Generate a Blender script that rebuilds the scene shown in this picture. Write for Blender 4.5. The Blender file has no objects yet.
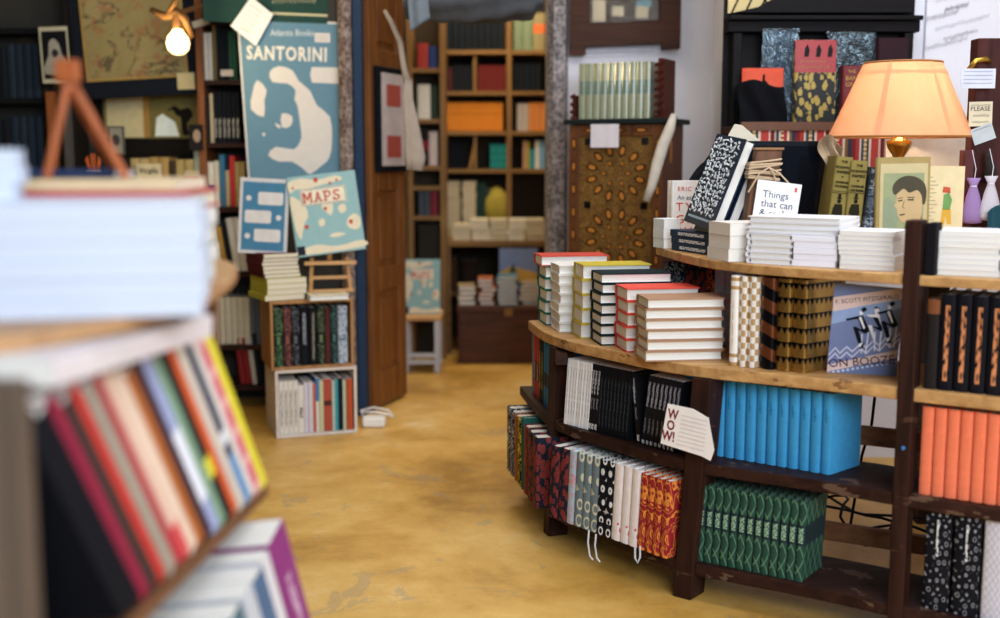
import bpy, bmesh, math, random
from mathutils import Vector, Matrix
random.seed(7)
SC = bpy.context.scene
COL = SC.collection

# ---------------------------------------------------------------- camera
FPX, CAMH, PITCH = 1150.0, 1.07, math.radians(7.63)
cam = bpy.data.objects.new('camera', bpy.data.cameras.new('camera'))
COL.objects.link(cam)
cam.location = (0, 0, CAMH)
cam.rotation_euler = (math.radians(90) - PITCH, 0, 0)
cam.data.sensor_width = 36.0
cam.data.lens = FPX / 1000 * 36.0
cam.data.clip_start = .05
cam.data.dof.use_dof = True
cam.data.dof.focus_distance = 3.05
cam.data.dof.aperture_fstop = 1.6
SC.camera = cam

# ---------------------------------------------------------------- world, daylight, exposure
world = bpy.data.worlds.new('daylight'); SC.world = world
world.use_nodes = True
bg = world.node_tree.nodes['Background']
bg.inputs[0].default_value = (.62, .76, 1.0, 1)
bg.inputs[1].default_value = .25
SC.view_settings.view_transform = 'Standard'
SC.view_settings.look = 'None'
SC.view_settings.exposure = 0.0
SC.view_settings.gamma = 1.0
SC.view_settings.use_curve_mapping = False


def lamp(name, kind, loc, power, col=(1, 1, 1), size=None, size_y=None, aim=None, radius=None):
    d = bpy.data.lights.new(name, kind)
    d.energy = power; d.color = col
    if kind == 'AREA':
        d.shape = 'RECTANGLE'; d.size = size; d.size_y = size_y or size
    elif radius: d.shadow_soft_size = radius
    o = bpy.data.objects.new(name, d); COL.objects.link(o); o.location = loc
    if aim: o.rotation_euler = (Vector(aim) - Vector(loc)).to_track_quat('-Z', 'Y').to_euler()
    return o


lamp('assumed_daylight_area', 'AREA', (1.2, -1.1, 2.1), 165, (.82, .91, 1.0), 2.6, 1.5, aim=(.55, 2.9, .55))  # assumed daylight: unseen area light added behind the camera, no window built
lamp('overhead_fill_over_counter', 'AREA', (.9, 2.5, 2.58), 40, (.90, .94, 1.0), 1.6, 1.2, aim=(.7, 2.75, 0))  # added overhead area light brightening the stacks; the ceiling has no opening
lamp('passage_overhead_fill', 'AREA', (-.2, 4.0, 2.55), 9, (1, .88, .68), .8, .8, aim=(-.2, 4.0, 0))  # unseen warm area light over the passage, no fixture there
lamp('back_room_assumed_light', 'AREA', (-.1, 5.9, 2.5), 33, (1, .82, .56), .7, .7, aim=(-.1, 6.0, 0))  # unseen warm area light, assumed overhead in the back room; no fixture built
lamp('far_left_fill', 'AREA', (-.9, 3.2, 2.5), 3.5, (1, .90, .76), .6, .4, aim=(-.85, 4.6, .7))  # unseen warm fill aimed at the crates and left wall


# ---------------------------------------------------------------- pixel of the photograph -> point of the place
_c, _s = math.cos(PITCH), math.sin(PITCH)
def ray(u, v):
    a = (u - 500) / FPX; b = (309 - v) / FPX
    return a, _c + b * _s, b * _c - _s
def at_y(u, v, y):
    d = ray(u, v); t = y / d[1]
    return Vector((d[0] * t, y, CAMH + d[2] * t))
def at_z(u, v, z):
    d = ray(u, v); t = (z - CAMH) / d[2]
    return Vector((d[0] * t, d[1] * t, z))


# ---------------------------------------------------------------- colours and materials
def lin(c):
    if isinstance(c, str):
        c = tuple(int(c[i:i + 2], 16) / 255 for i in (0, 2, 4))
    return tuple(x / 12.92 if x <= .04045 else ((x + .055) / 1.055) ** 2.4 for x in c) + (1.0,)

_m = {}
class G:
    """small shader-graph writer"""
    def __init__(s, name):
        s.m = bpy.data.materials.new(name); s.m.use_nodes = True
        s.nt = s.m.node_tree; s.p = s.nt.nodes['Principled BSDF']
        s._xyz = None
    def n(s, t, **k):
        x = s.nt.nodes.new(t)
        for a, b in k.items(): setattr(x, a, b)
        return x
    def l(s, a, b): s.nt.links.new(a, b)
    def val(s, sock, v):
        if isinstance(v, (int, float)): sock.default_value = v
        elif isinstance(v, tuple): sock.default_value = v
        else: s.l(v, sock)
    def math(s, op, a, b=None, clamp=False):
        x = s.n('ShaderNodeMath', operation=op, use_clamp=clamp); s.val(x.inputs[0], a)
        if b is not None: s.val(x.inputs[1], b)
        return x.outputs[0]
    def obj(s):
        if not hasattr(s, 'tc'): s.tc = s.n('ShaderNodeTexCoord')
        return s.tc.outputs['Object']
    def xyz(s):
        if s._xyz is None:
            x = s.n('ShaderNodeSeparateXYZ'); s.l(s.obj(), x.inputs[0]); s._xyz = x.outputs
        return s._xyz
    def vec(s, a, b, c):
        x = s.n('ShaderNodeCombineXYZ')
        for i, v in enumerate((a, b, c)): s.val(x.inputs[i], v)
        return x.outputs[0]
    def scale(s, sx, sy, sz):
        x = s.n('ShaderNodeVectorMath', operation='MULTIPLY'); s.l(s.obj(), x.inputs[0]); x.inputs[1].default_value = (sx, sy, sz)
        return x.outputs[0]
    def noise(s, v, sc=1, det=2, rough=.5, dist=0):
        x = s.n('ShaderNodeTexNoise'); s.l(v, x.inputs['Vector']); x.inputs['Scale'].default_value = sc
        x.inputs['Detail'].default_value = det; x.inputs['Roughness'].default_value = rough; x.inputs['Distortion'].default_value = dist
        return x.outputs[0]
    def mix(s, f, a, b):
        x = s.n('ShaderNodeMix', data_type='RGBA'); s.val(x.inputs[0], f)
        s.val(x.inputs[6], a); s.val(x.inputs[7], b)
        return x.outputs[2]
    def ramp(s, f, stops, const=False):
        x = s.n('ShaderNodeValToRGB'); s.l(f, x.inputs[0]); r = x.color_ramp
        if const: r.interpolation = 'CONSTANT'
        while len(r.elements) < len(stops): r.elements.new(.5)
        for e, (p, c) in zip(r.elements, stops): e.position = p; e.color = lin(c)
        return x.outputs[0]
    def bump(s, h, st=.3, dist=.002):
        x = s.n('ShaderNodeBump'); s.l(h, x.inputs['Height']); x.inputs['Strength'].default_value = st
        x.inputs['Distance'].default_value = dist; s.l(x.outputs[0], s.p.inputs['Normal'])
    def fin(s, col, rough=.6, metal=0.0, spec=.4):
        s.val(s.p.inputs['Base Color'], col); s.val(s.p.inputs['Roughness'], rough); s.val(s.p.inputs['Metallic'], metal)
        s.p.inputs['Specular IOR Level'].default_value = spec
        return s.m

def plain(c, rough=.65, metal=0.0, vary=.10, sc=30, name=None, spec=.22):
    k = ('plain', c, rough, metal, vary, sc)
    if k in _m: return _m[k]
    g = G(name or 'mat_' + str(c)); b = lin(c)
    n = g.noise(g.obj(), sc, 3)
    dark = tuple(x * (1 - vary * 2) for x in b[:3]) + (1,)
    lite = tuple(min(1, x * (1 + vary)) for x in b[:3]) + (1,)
    col = g.mix(n, dark, lite)
    g.bump(n, .08)
    _m[k] = g.fin(col, rough, metal, spec=spec if max(b[:3]) > .035 or rough < .3 or metal else .07)
    return _m[k]

def wood(c1, c2, axis='x', rough=.5, wear=None, sc=1.0, name='wood'):
    k = ('wood', c1, c2, axis, rough, wear, sc)
    if k in _m: return _m[k]
    g = G(name)
    st = {'x': (3, 40, 40), 'y': (40, 3, 40), 'z': (40, 40, 3)}[axis]
    v = g.scale(*(q * sc for q in st))
    n = g.noise(v, 1.0, 5, .6, .6)
    col = g.ramp(n, [(.3, c1), (.7, c2)])
    if wear:
        w = g.noise(g.scale(9, 9, 26), 1.0, 4, .65)
        w = g.math('GREATER_THAN', w, .63)
        col = g.mix(g.math('MULTIPLY', w, .7), col, lin(wear))
    g.bump(n, .25)
    _m[k] = g.fin(col, rough, spec=.3 if max(lin(c2)[:3]) > .1 else .12)
    return _m[k]

def pages(c='e9e2cf', name='pages'):
    k = ('pages', c)
    if k in _m: return _m[k]
    g = G(name)
    n = g.noise(g.scale(1500, 6, 6), 1.0, 1)
    b = lin(c); dk = tuple(x * .80 for x in b[:3]) + (1,)
    g.bump(n, .25, .001)
    _m[k] = g.fin(g.mix(n, dk, b), .8)
    return _m[k]
PG_W, PG_C, PG_Y = pages('efece6'), pages('e6dcc2'), pages('cdbb92')

def deco(name, base, *layers, rough=.55, metal=0.0, cloth=True):
    """book cover cloth. layers: (kind, colour, params...) drawn in the book's own coordinates"""
    k = ('deco', name)
    if k in _m: return _m[k]
    g = G(name); X, Y, Z = g.xyz(); S = g.math('ADD', X, Y)
    col = lin(base); mt = metal
    n0 = g.noise(g.obj(), 60, 2)
    b = lin(base); col = g.mix(n0, tuple(x * .82 for x in b[:3]) + (1,), tuple(min(1, x * 1.1) for x in b[:3]) + (1,))
    for L in layers:
        kind, c = L[0], lin(L[1]); a = L[2:]
        if kind == 'zband':
            f = g.math('MULTIPLY', g.math('GREATER_THAN', Z, a[0]), g.math('LESS_THAN', Z, a[1]))
        elif kind == 'title':      # z0 z1 half-width frequency : a run of small printed marks on the spine
            f = g.math('MULTIPLY', g.math('GREATER_THAN', Z, a[0]), g.math('LESS_THAN', Z, a[1]))
            f = g.math('MULTIPLY', f, g.math('LESS_THAN', g.math('ABSOLUTE', X), a[2]))
            f = g.math('MULTIPLY', f, g.math('LESS_THAN', Y, .004))
            nn = g.noise(g.scale(260, 1, a[3]), 1.0, 0)
            f = g.math('MULTIPLY', f, g.math('GREATER_THAN', nn, .44))
        elif kind == 'blob':       # scale threshold zstretch
            v = g.n('ShaderNodeTexVoronoi', feature='F1'); g.l(g.vec(S, 0.0, g.math('MULTIPLY', Z, a[2])), v.inputs['Vector']); v.inputs['Scale'].default_value = a[0]
            nn = g.noise(g.vec(S, 0.0, Z), a[0] * 2.6, 1)
            f = g.math('LESS_THAN', g.math('ADD', v.outputs['Distance'], g.math('MULTIPLY', nn, .5)), a[1])
        elif kind == 'ring':       # scale, width
            v = g.n('ShaderNodeTexVoronoi', feature='F1'); g.l(g.vec(S, 0.0, g.math('MULTIPLY', Z, .75)), v.inputs['Vector']); v.inputs['Scale'].default_value = a[0]
            v.inputs['Randomness'].default_value = .35
            r = g.math('ABSOLUTE', g.math('SUBTRACT', g.math('FRACT', g.math('MULTIPLY', v.outputs['Distance'], 2.1)), .5))
            f = g.math('LESS_THAN', r, a[1])
        elif kind == 'scroll':     # scale threshold
            nn = g.noise(g.vec(S, 0.0, Z), a[0], 1, .5, 2.2)
            f = g.math('LESS_THAN', g.math('ABSOLUTE', g.math('SUBTRACT', g.math('FRACT', g.math('MULTIPLY', nn, 5)), .5)), a[1])
        elif kind == 'checker':
            v = g.n('ShaderNodeTexChecker'); g.l(g.vec(S, .0001, Z), v.inputs['Vector']); v.inputs['Scale'].default_value = a[0]
            f = v.outputs['Fac']
        elif kind == 'diamond':    # cell sx, cell sz, size
            fx = g.math('ABSOLUTE', g.math('SUBTRACT', g.math('FRACT', g.math('DIVIDE', S, a[0])), .5))
            fz = g.math('ABSOLUTE', g.math('SUBTRACT', g.math('FRACT', g.math('DIVIDE', Z, a[1])), .5))
            f = g.math('LESS_THAN', g.math('ABSOLUTE', g.math('SUBTRACT', g.math('ADD', fx, fz), .5)), a[2])
        elif kind == 'tri':        # row height, cell
            fx = g.math('ABSOLUTE', g.math('SUBTRACT', g.math('FRACT', g.math('DIVIDE', S, a[0])), .5))
            fz = g.math('FRACT', g.math('DIVIDE', Z, a[1]))
            f = g.math('LESS_THAN', g.math('MULTIPLY', fx, 2.0), g.math('MULTIPLY', g.math('SUBTRACT', fz, .52), 2.3))
        elif kind == 'slant':      # diagonal stripes: period, share, slope
            f = g.math('LESS_THAN', g.math('FRACT', g.math('DIVIDE', g.math('ADD', Z, g.math('MULTIPLY', S, a[2])), a[0])), a[1])
        elif kind == 'rules':      # horizontal rules: period, share
            f = g.math('LESS_THAN', g.math('FRACT', g.math('DIVIDE', Z, a[0])), a[1])
        if len(L) > 8 or (isinstance(a[-1], str) and a[-1] == 'side'): pass
        col = g.mix(f, col, c)
    if cloth: g.bump(n0, .15)
    _m[k] = g.fin(col, rough, metal, spec=(.22 if max(b[:3]) > .035 else .08) if rough > .3 else .5)
    return _m[k]

W_L = wood('94693c', 'c8975c', 'x', .5, name='honey_wood')
W_LX = wood('9c7042', 'cfa268', 'x', .5, wear='6a4226', name='worn_honey_wood')
W_D = wood('20120f', '3a221b', 'x', .5, wear='6a5242', name='dark_stained_wood')
W_DZ = wood('20120f', '3c231b', 'z', .5, wear='553a2c', name='dark_upright_wood')
W_MZ = wood('5a3219', '8a522a', 'z', .5, name='brown_upright_wood')
W_BK = wood('6b4a28', '96703c', 'x', .55, name='back_room_wood')
W_BKZ = wood('6b4a28', '96703c', 'z', .55, name='back_room_upright')
W_CH = wood('3c2015', '5f3622', 'x', .5, wear='2a150e', name='chest_wood')
W_DOOR = wood('5c3418', '8f5a2c', 'z', .4, name='door_wood')
W_PALE = wood('b5834e', 'dcae74', 'x', .5, name='pale_easel_wood')
W_OR = wood('8c4420', 'b8642e', 'z', .5, name='orange_easel_wood')
BLACK = plain('14161c', .6); BRASS = plain('b8913e', .3, .9); WHITE = plain('e8e6e2', .6, vary=.04)
INK = plain('262a33', .7, name='ink'); REDINK = plain('d1574a', .7, name='red_ink'); PAPER = plain('f0ebe8', .8, vary=.05, name='note_paper')
PENCIL = plain('77737a', .8, name='handwriting_ink')


# ---------------------------------------------------------------- mesh writer
class MB:
    def __init__(s): s.v = []; s.f = []; s.mi = []; s.mats = []; s.cur = 0; s.T = Matrix.Identity(4)
    def mat(s, m):
        if m not in s.mats: s.mats.append(m)
        s.cur = s.mats.index(m); return s
    def add(s, vs, fs):
        b = len(s.v); s.v += [s.T @ Vector(p) for p in vs]
        s.f += [tuple(b + i for i in f) for f in fs]; s.mi += [s.cur] * len(fs)
    def box(s, x0, x1, y0, y1, z0, z1):
        s.add([(x, y, z) for z in (z0, z1) for y in (y0, y1) for x in (x0, x1)],
              [(0, 2, 3, 1), (4, 5, 7, 6), (0, 1, 5, 4), (2, 6, 7, 3), (0, 4, 6, 2), (1, 3, 7, 5)])
        return s
    def obox(s, c, d, u, n, a, b, e):
        """box centred c, half sizes a,b,e along unit vectors d,u,n"""
        c, d, u, n = map(Vector, (c, d, u, n)); vs = []
        for k in (-1, 1):
            for j in (-1, 1):
                for i in (-1, 1): vs.append(c + d * a * i + u * b * j + n * e * k)
        s.add(vs, [(0, 2, 3, 1), (4, 5, 7, 6), (0, 1, 5, 4), (2, 6, 7, 3), (0, 4, 6, 2), (1, 3, 7, 5)]); return s
    def bar(s, p, q, w, t, up=(0, 0, 1)):
        p, q = Vector(p), Vector(q); d = (q - p); L = d.length; d.normalize()
        n = d.cross(Vector(up));
        if n.length < 1e-4: n = d.cross(Vector((1, 0, 0)))
        n.normalize(); u = n.cross(d).normalized()
        return s.obox((p + q) / 2, d, n, u, L / 2, w / 2, t / 2)
    def prism(s, pts, z0, z1):
        n = len(pts); vs = [(p[0], p[1], z0) for p in pts] + [(p[0], p[1], z1) for p in pts]
        fs = [tuple(range(n))[::-1], tuple(range(n, 2 * n))] + [(i, (i + 1) % n, n + (i + 1) % n, n + i) for i in range(n)]
        s.add(vs, fs); return s
    def ribbon(s, outer, inner, z0, z1):
        """strip between two equal-length plan polylines, extruded"""
        n = len(outer); vs = []
        for (a, b) in zip(outer, inner):
            vs += [(a[0], a[1], z0), (b[0], b[1], z0), (a[0], a[1], z1), (b[0], b[1], z1)]
        fs = [(0, 1, 3, 2)]
        for i in range(n - 1):
            k = 4 * i; fs += [(k, k + 4, k + 5, k + 1), (k + 2, k + 3, k + 7, k + 6), (k, k + 2, k + 6, k + 4), (k + 1, k + 5, k + 7, k + 3)]
        k = 4 * (n - 1); fs += [(k, k + 2, k + 3, k + 1)]
        s.add(vs, fs); return s
    def tube(s, path, r, seg=8, cap=True):
        path = [Vector(p) for p in path]; n = len(path); rr = r if isinstance(r, (list, tuple)) else [r] * n
        vs = []; pu = None
        for i, p in enumerate(path):
            d = (path[min(i + 1, n - 1)] - path[max(i - 1, 0)]).normalized()
            u = d.cross(Vector((0, 0, 1))) if abs(d.z) < .9 else d.cross(Vector((1, 0, 0)))
            u.normalize()
            if pu is not None:
                u = (pu - d * pu.dot(d)).normalized()
            pu = u; w = d.cross(u)
            for k in range(seg):
                a = 2 * math.pi * k / seg; vs.append(p + (u * math.cos(a) + w * math.sin(a)) * rr[i])
        fs = [(i * seg + k, i * seg + (k + 1) % seg, (i + 1) * seg + (k + 1) % seg, (i + 1) * seg + k) for i in range(n - 1) for k in range(seg)]
        if cap: fs += [tuple(range(seg))[::-1], tuple(range((n - 1) * seg, n * seg))]
        s.add(vs, fs); return s
    def lathe(s, prof, seg=24, cap=True, c=(0, 0, 0)):
        vs = []
        for (r, z) in prof:
            for k in range(seg):
                a = 2 * math.pi * k / seg; vs.append((c[0] + r * math.cos(a), c[1] + r * math.sin(a), c[2] + z))
        n = len(prof)
        fs = [(i * seg + k, i * seg + (k + 1) % seg, (i + 1) * seg + (k + 1) % seg, (i + 1) * seg + k) for i in range(n - 1) for k in range(seg)]
        if cap: fs += [tuple(range(seg))[::-1], tuple(range((n - 1) * seg, n * seg))]
        s.add(vs, fs); return s
    def grid(s, fn, nu, nv):
        vs = [fn(i / nu, j / nv) for j in range(nv + 1) for i in range(nu + 1)]
        fs = [(j * (nu + 1) + i, j * (nu + 1) + i + 1, (j + 1) * (nu + 1) + i + 1, (j + 1) * (nu + 1) + i) for j in range(nv) for i in range(nu)]
        s.add(vs, fs); return s
    def mesh(s, name, smooth=False):
        me = bpy.data.meshes.new(name); me.from_pydata([tuple(v) for v in s.v], [], s.f); me.update()
        for m in s.mats: me.materials.append(m)
        for p, i in zip(me.polygons, s.mi): p.material_index = i; p.use_smooth = smooth
        bm = bmesh.new(); bm.from_mesh(me); bmesh.ops.recalc_face_normals(bm, faces=bm.faces); bm.to_mesh(me); bm.free()
        return me
    def build(s, name, mat=None, parent=None, smooth=False, bevel=0, label=None, mtx=None, solid=0, sub=0):
        if mat is not None and not s.mats: s.mats = [mat]
        o = bpy.data.objects.new(name, s.mesh(name, smooth)); COL.objects.link(o)
        if parent: o.parent = parent
        if mtx is not None: o.matrix_basis = mtx
        if label: o['label'] = label
        if sub: m = o.modifiers.new('sub', 'SUBSURF'); m.levels = m.render_levels = sub
        if solid: m = o.modifiers.new('thick', 'SOLIDIFY'); m.thickness = solid; m.offset = 0
        if bevel: m = o.modifiers.new('bevel', 'BEVEL'); m.width = bevel; m.segments = 2; m.limit_method = 'ANGLE'
        return o

def tag(o, label, cat, group=None, kind=None):
    o['label'] = label; o['category'] = cat
    if group: o['group'] = group
    if kind: o['kind'] = kind
    n = len(label.split())
    if not 4 <= n <= 16: print('LABEL LENGTH', n, label)
    return o
def empty(name, mtx, label=None, cat=None, group=None):
    o = bpy.data.objects.new(name, None); COL.objects.link(o); o.empty_display_size = .05
    o.matrix_basis = mtx if isinstance(mtx, Matrix) else Matrix.Translation(mtx)
    if label: tag(o, label, cat, group)
    return o
def struct(o, label=None):
    o['kind'] = 'structure'
    if label: o['label'] = label
    return o
def frame(o, x, y):
    """matrix with columns x, y, x*y at o"""
    x = Vector(x).normalized(); y = Vector(y); y = (y - x * y.dot(x)).normalized(); z = x.cross(y)
    return Matrix(((x[0], y[0], z[0], o[0]), (x[1], y[1], z[1], o[1]), (x[2], y[2], z[2], o[2]), (0, 0, 0, 1)))
def facing(o, yaw=0, lean=0, roll=0):
    """matrix for flat printed things: local x right, local y up, local z towards the viewer"""
    return Matrix.Translation(o) @ Matrix.Rotation(yaw, 4, 'Z') @ Matrix.Rotation(math.radians(90) - lean, 4, 'X') @ Matrix.Rotation(roll, 4, 'Z')
def lettering(txt, size, mat, parent, x=0, y=0, z=.0006, name='lettering', align='LEFT', bold=0.0, rot=0, sx=1.0, mtx=None, thick=.0002, space=1.0):
    c = bpy.data.curves.new(name, 'FONT'); c.body = txt; c.size = size; c.align_x = align; c.extrude = thick; c.offset = bold; c.resolution_u = 2; c.space_character = space
    o = bpy.data.objects.new(name, c); COL.objects.link(o)
    bpy.context.view_layer.update()
    me = bpy.data.meshes.new_from_object(o.evaluated_get(bpy.context.evaluated_depsgraph_get()))
    bpy.data.objects.remove(o); me.materials.clear(); me.materials.append(mat)
    o = bpy.data.objects.new(name, me); COL.objects.link(o); o.parent = parent
    base = Matrix.Translation((x, y, z)) @ Matrix.Rotation(rot, 4, 'Z') @ Matrix.Diagonal((sx, 1, 1, 1))
    o.matrix_basis = (mtx @ base) if mtx is not None else base
    return o
def smooth_poly(P, k=3):
    n = len(P); out = []
    for i in range(n):
        a, b, c, d = (Vector(P[(i + j - 1) % n]) for j in range(4))
        for j in range(k):
            t = j / k; out.append(.5 * ((2 * b) + (c - a) * t + (2 * a - 5 * b + 4 * c - d) * t * t + (3 * b - a - 3 * c + d) * t ** 3))
    return out
def scribble(mb, x0, x1, y, amp, z, n=14, r=.0006, slope=0):
    """a line of handwriting: small wobbling stroke"""
    rnd = random.Random(int((x0 + y * 31 + x1 * 7) * 9999))
    pts = []
    for i in range(n * 2):
        t = i / (n * 2 - 1); pts.append((x0 + (x1 - x0) * t, y + slope * (x1 - x0) * t + (amp if i % 2 else -amp) * rnd.uniform(.3, 1), z))
    mb.tube(pts, r, 3, cap=False)

NUM = 'zero one two three four five six seven eight nine ten eleven twelve thirteen fourteen fifteen sixteen seventeen eighteen nineteen twenty'.split()
ORD = 'zeroth first second third fourth fifth sixth seventh eighth ninth tenth eleventh twelfth thirteenth fourteenth fifteenth sixteenth seventeenth eighteenth nineteenth twentieth'.split()

# ---------------------------------------------------------------- books
_bk = {}
def book_meshes(w, h, d, hard, cm, pm):
    k = (round(w, 4), round(h, 4), round(d, 4), hard, cm.name, pm.name)
    if k in _bk: return _bk[k]
    t = min(.0032, w * .16) if hard else .0007
    if hard:
        outer = [(-w / 2, d), (-w / 2, .012), (-w / 2 + .0008, .009), (-w / 2, .006), (-w * .44, .0028), (-w * .25, .0007), (0, 0), (w * .25, .0007), (w * .44, .0028), (w / 2, .006), (w / 2 - .0008, .009), (w / 2, .012), (w / 2, d)]
        i = w / 2 - t
        inner = [(-i, d), (-i, .013), (-i, .011), (-i, .0095), (-i * .9, .006), (-i * .5, .004), (0, .0034), (i * .5, .004), (i * .9, .006), (i, .0095), (i, .011), (i, .013), (i, d)]
        oh = .0035
    else:
        outer = [(-w / 2, d), (-w / 2, .0006), (-w / 2 + .0006, 0), (w / 2 - .0006, 0), (w / 2, .0006), (w / 2, d)]
        i = w / 2 - t
        inner = [(-i, d), (-i, .0012), (-i, .001), (i, .001), (i, .0012), (i, d)]
        oh = .0004
    a = MB(); a.mat(cm); a.ribbon(outer, inner, 0, h)
    b = MB(); b.mat(pm)
    i -= .0001; dz = oh; y1 = d - oh; y0 = .0105 if hard else .0016
    cc = .0035 if hard else 0     # hollow fore-edge of a bound text block
    if w > .012 and cc:
        prof = [(-i, y0), (-i, y1), (-i * .6, y1 - cc * .7), (0, y1 - cc), (i * .6, y1 - cc * .7), (i, y1), (i, y0)]
        b.prism(prof, dz, h - dz)
    else: b.box(-i, i, y0, y1, dz, h - dz)
    r = (a.mesh('cover'), b.mesh('page_block')); _bk[k] = r
    return r
def book(mtx, label, w, h, d, cm, pm=PG_W, hard=True, group=None, name=None):
    cmesh, pmesh = book_meshes(w, h, d, hard, cm, pm)
    root = empty(name or ('hardback_book' if hard else 'paperback_book'), mtx, label, 'book', group)
    for nm, me in (('cover', cmesh), ('page_block', pmesh)):
        o = bpy.data.objects.new(nm, me); COL.objects.link(o); o.parent = root
    return root

def B(adj, w, h, d, cm, pm=PG_W, hard=True, n=1, noun='book', **k):
    return [dict(adj=adj, w=w, h=h, d=d, cm=cm, pm=pm, hard=hard, noun=noun, **k) for _ in range(n)]
def row(specs, p0, p1, z=None, yaw=None, lean=0.0, where='', fit=True, group=True, jit=.0015, tilt=0.0):
    """stand books in a line from p0 to p1 (left to right as seen); yaw: direction of each book's thickness axis"""
    specs = [s for L in specs for s in L]
    p0, p1 = Vector((p0[0], p0[1], z if z is not None else p0[2])), Vector((p1[0], p1[1], z if z is not None else p1[2]))
    run = (p1 - p0); L = run.length; run.normalize()
    xd = run if yaw is None else Vector((math.cos(yaw), math.sin(yaw), 0))
    cosd = xd.dot(run)
    gap = .0012
    tot = sum(s['w'] / cosd / math.cos(s.get('lean', lean)) + gap for s in specs)
    k = (L / tot) if fit else 1.0
    counts = {}
    for s in specs: counts[s['adj']] = counts.get(s['adj'], 0) + 1
    seen = {}; at = 0; out = []
    for s in specs:
        ln = s.get('lean', lean)
        w = round(s['w'] * min(k, 1.25), 3); step = (s['w'] / cosd / math.cos(ln) + gap) * k
        X = xd * math.cos(ln) - Vector((0, 0, 1)) * math.sin(ln)
        inward = Vector((-xd.y, xd.x, 0))
        c = p0 + run * (at + step / 2) + Vector((0, 0, w / 2 * abs(math.sin(ln)) + .0008)) + inward * random.uniform(0, jit + s.get('back', 0))
        m = frame(c, X, inward - Vector((0, 0, 1)) * math.tan(tilt))
        seen[s['adj']] = seen.get(s['adj'], 0) + 1
        n = counts[s['adj']]
        lab = s['adj'] + ' ' + s['noun'] + ((', %s from left of %s' % (ORD[seen[s['adj']]], NUM[n])) if n > 1 else '') + ' ' + where
        out.append(book(m, lab.strip(), w, s['h'], s['d'], s['cm'], s['pm'], s['hard'], (s['adj'] + ' books ' + where) if n > 1 and group else None))
        at += step
    return out
def stack(n, corner, yaw, L, D, t, adj, cm, pm=PG_W, hard=True, mode='fore', where='', noun='book', jit=.003, alt=None, twist=0.0, gap=.0004):
    """books lying flat; corner: near left bottom corner; modes: which edge looks at the viewer"""
    z = corner[2] + .0006; out = []
    grp = (adj + ' books lying ' + where) if n > 1 else None
    for i in range(n):
        ya = yaw + random.uniform(-twist, twist)
        e1 = Vector((math.cos(ya), math.sin(ya), 0)); e2 = Vector((-e1.y, e1.x, 0))
        c = Vector((corner[0], corner[1], z)) + e1 * random.uniform(-jit, jit) + e2 * random.uniform(0, jit)
        zc = Vector((0, 0, t / 2)); up = Vector((0, 0, 1))
        if mode == 'fore': m = frame(c + e2 * D + zc, up, -e2); h, d = L, D
        elif mode == 'spine': m = frame(c + e1 * L + zc, up, e2); h, d = L, D
        else: m = frame(c + zc, up, e1); h, d = D, L      # 'tail': foot edge to the viewer, spine at the left
        k = n - i
        pos = '' if n == 1 else (', topmost of %s' % NUM[n] if k == 1 else ', %s from top of %s' % (ORD[k], NUM[n]))
        out.append(book(m, (adj + ' ' + noun + pos + ' ' + where).strip(), t, h, d, cm, pm, hard, grp))
        z += t + gap
    return out

# ================================================================ SETTING
def floor_mat():
    g = G('ochre_polished_floor')
    a = g.noise(g.scale(1, 1, 1), 1.5, 6, .62, .4); b = g.noise(g.scale(1, 1, 1), 9, 5, .7)
    f = g.math('ADD', g.math('MULTIPLY', a, .7), g.math('MULTIPLY', b, .3))
    col = g.ramp(f, [(.34, 'a47830'), (.46, 'c89a4a'), (.56, 'd8ae60'), (.68, 'e6cb98')])
    w = g.noise(g.scale(2.2, 2.2, 1), 1.6, 7, .72, 1.2)
    col = g.mix(g.math('MULTIPLY', g.math('GREATER_THAN', w, .60), .35), col, lin('8a8478'))
    g.bump(b, .12); r = g.math('ADD', g.math('MULTIPLY', a, .3), .26)
    return g.fin(col, r, spec=.5)
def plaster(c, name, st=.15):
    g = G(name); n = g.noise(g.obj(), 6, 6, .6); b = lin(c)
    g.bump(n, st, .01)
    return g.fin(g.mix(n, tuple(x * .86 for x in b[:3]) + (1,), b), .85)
def stone(name, c1, c2, c3):
    g = G(name); n = g.noise(g.obj(), 14, 6, .7, .8); v = g.n('ShaderNodeTexVoronoi', feature='F1'); g.l(g.obj(), v.inputs[0]); v.inputs['Scale'].default_value = 60
    f = g.math('ADD', g.math('MULTIPLY', n, .75), g.math('MULTIPLY', v.outputs['Distance'], .35))
    g.bump(f, .7, .01)
    return g.fin(g.ramp(f, [(.32, c1), (.5, c2), (.72, c3)]), .9)
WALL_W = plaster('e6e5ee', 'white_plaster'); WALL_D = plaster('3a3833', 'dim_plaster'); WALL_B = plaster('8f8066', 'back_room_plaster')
STONE = stone('rough_grey_stone', '39353a', '7b7678', 'b9aeb0'); STONE_R = stone('reddish_pebble_stone', '2a2526', '6b5650', 'a3958c')

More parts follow.
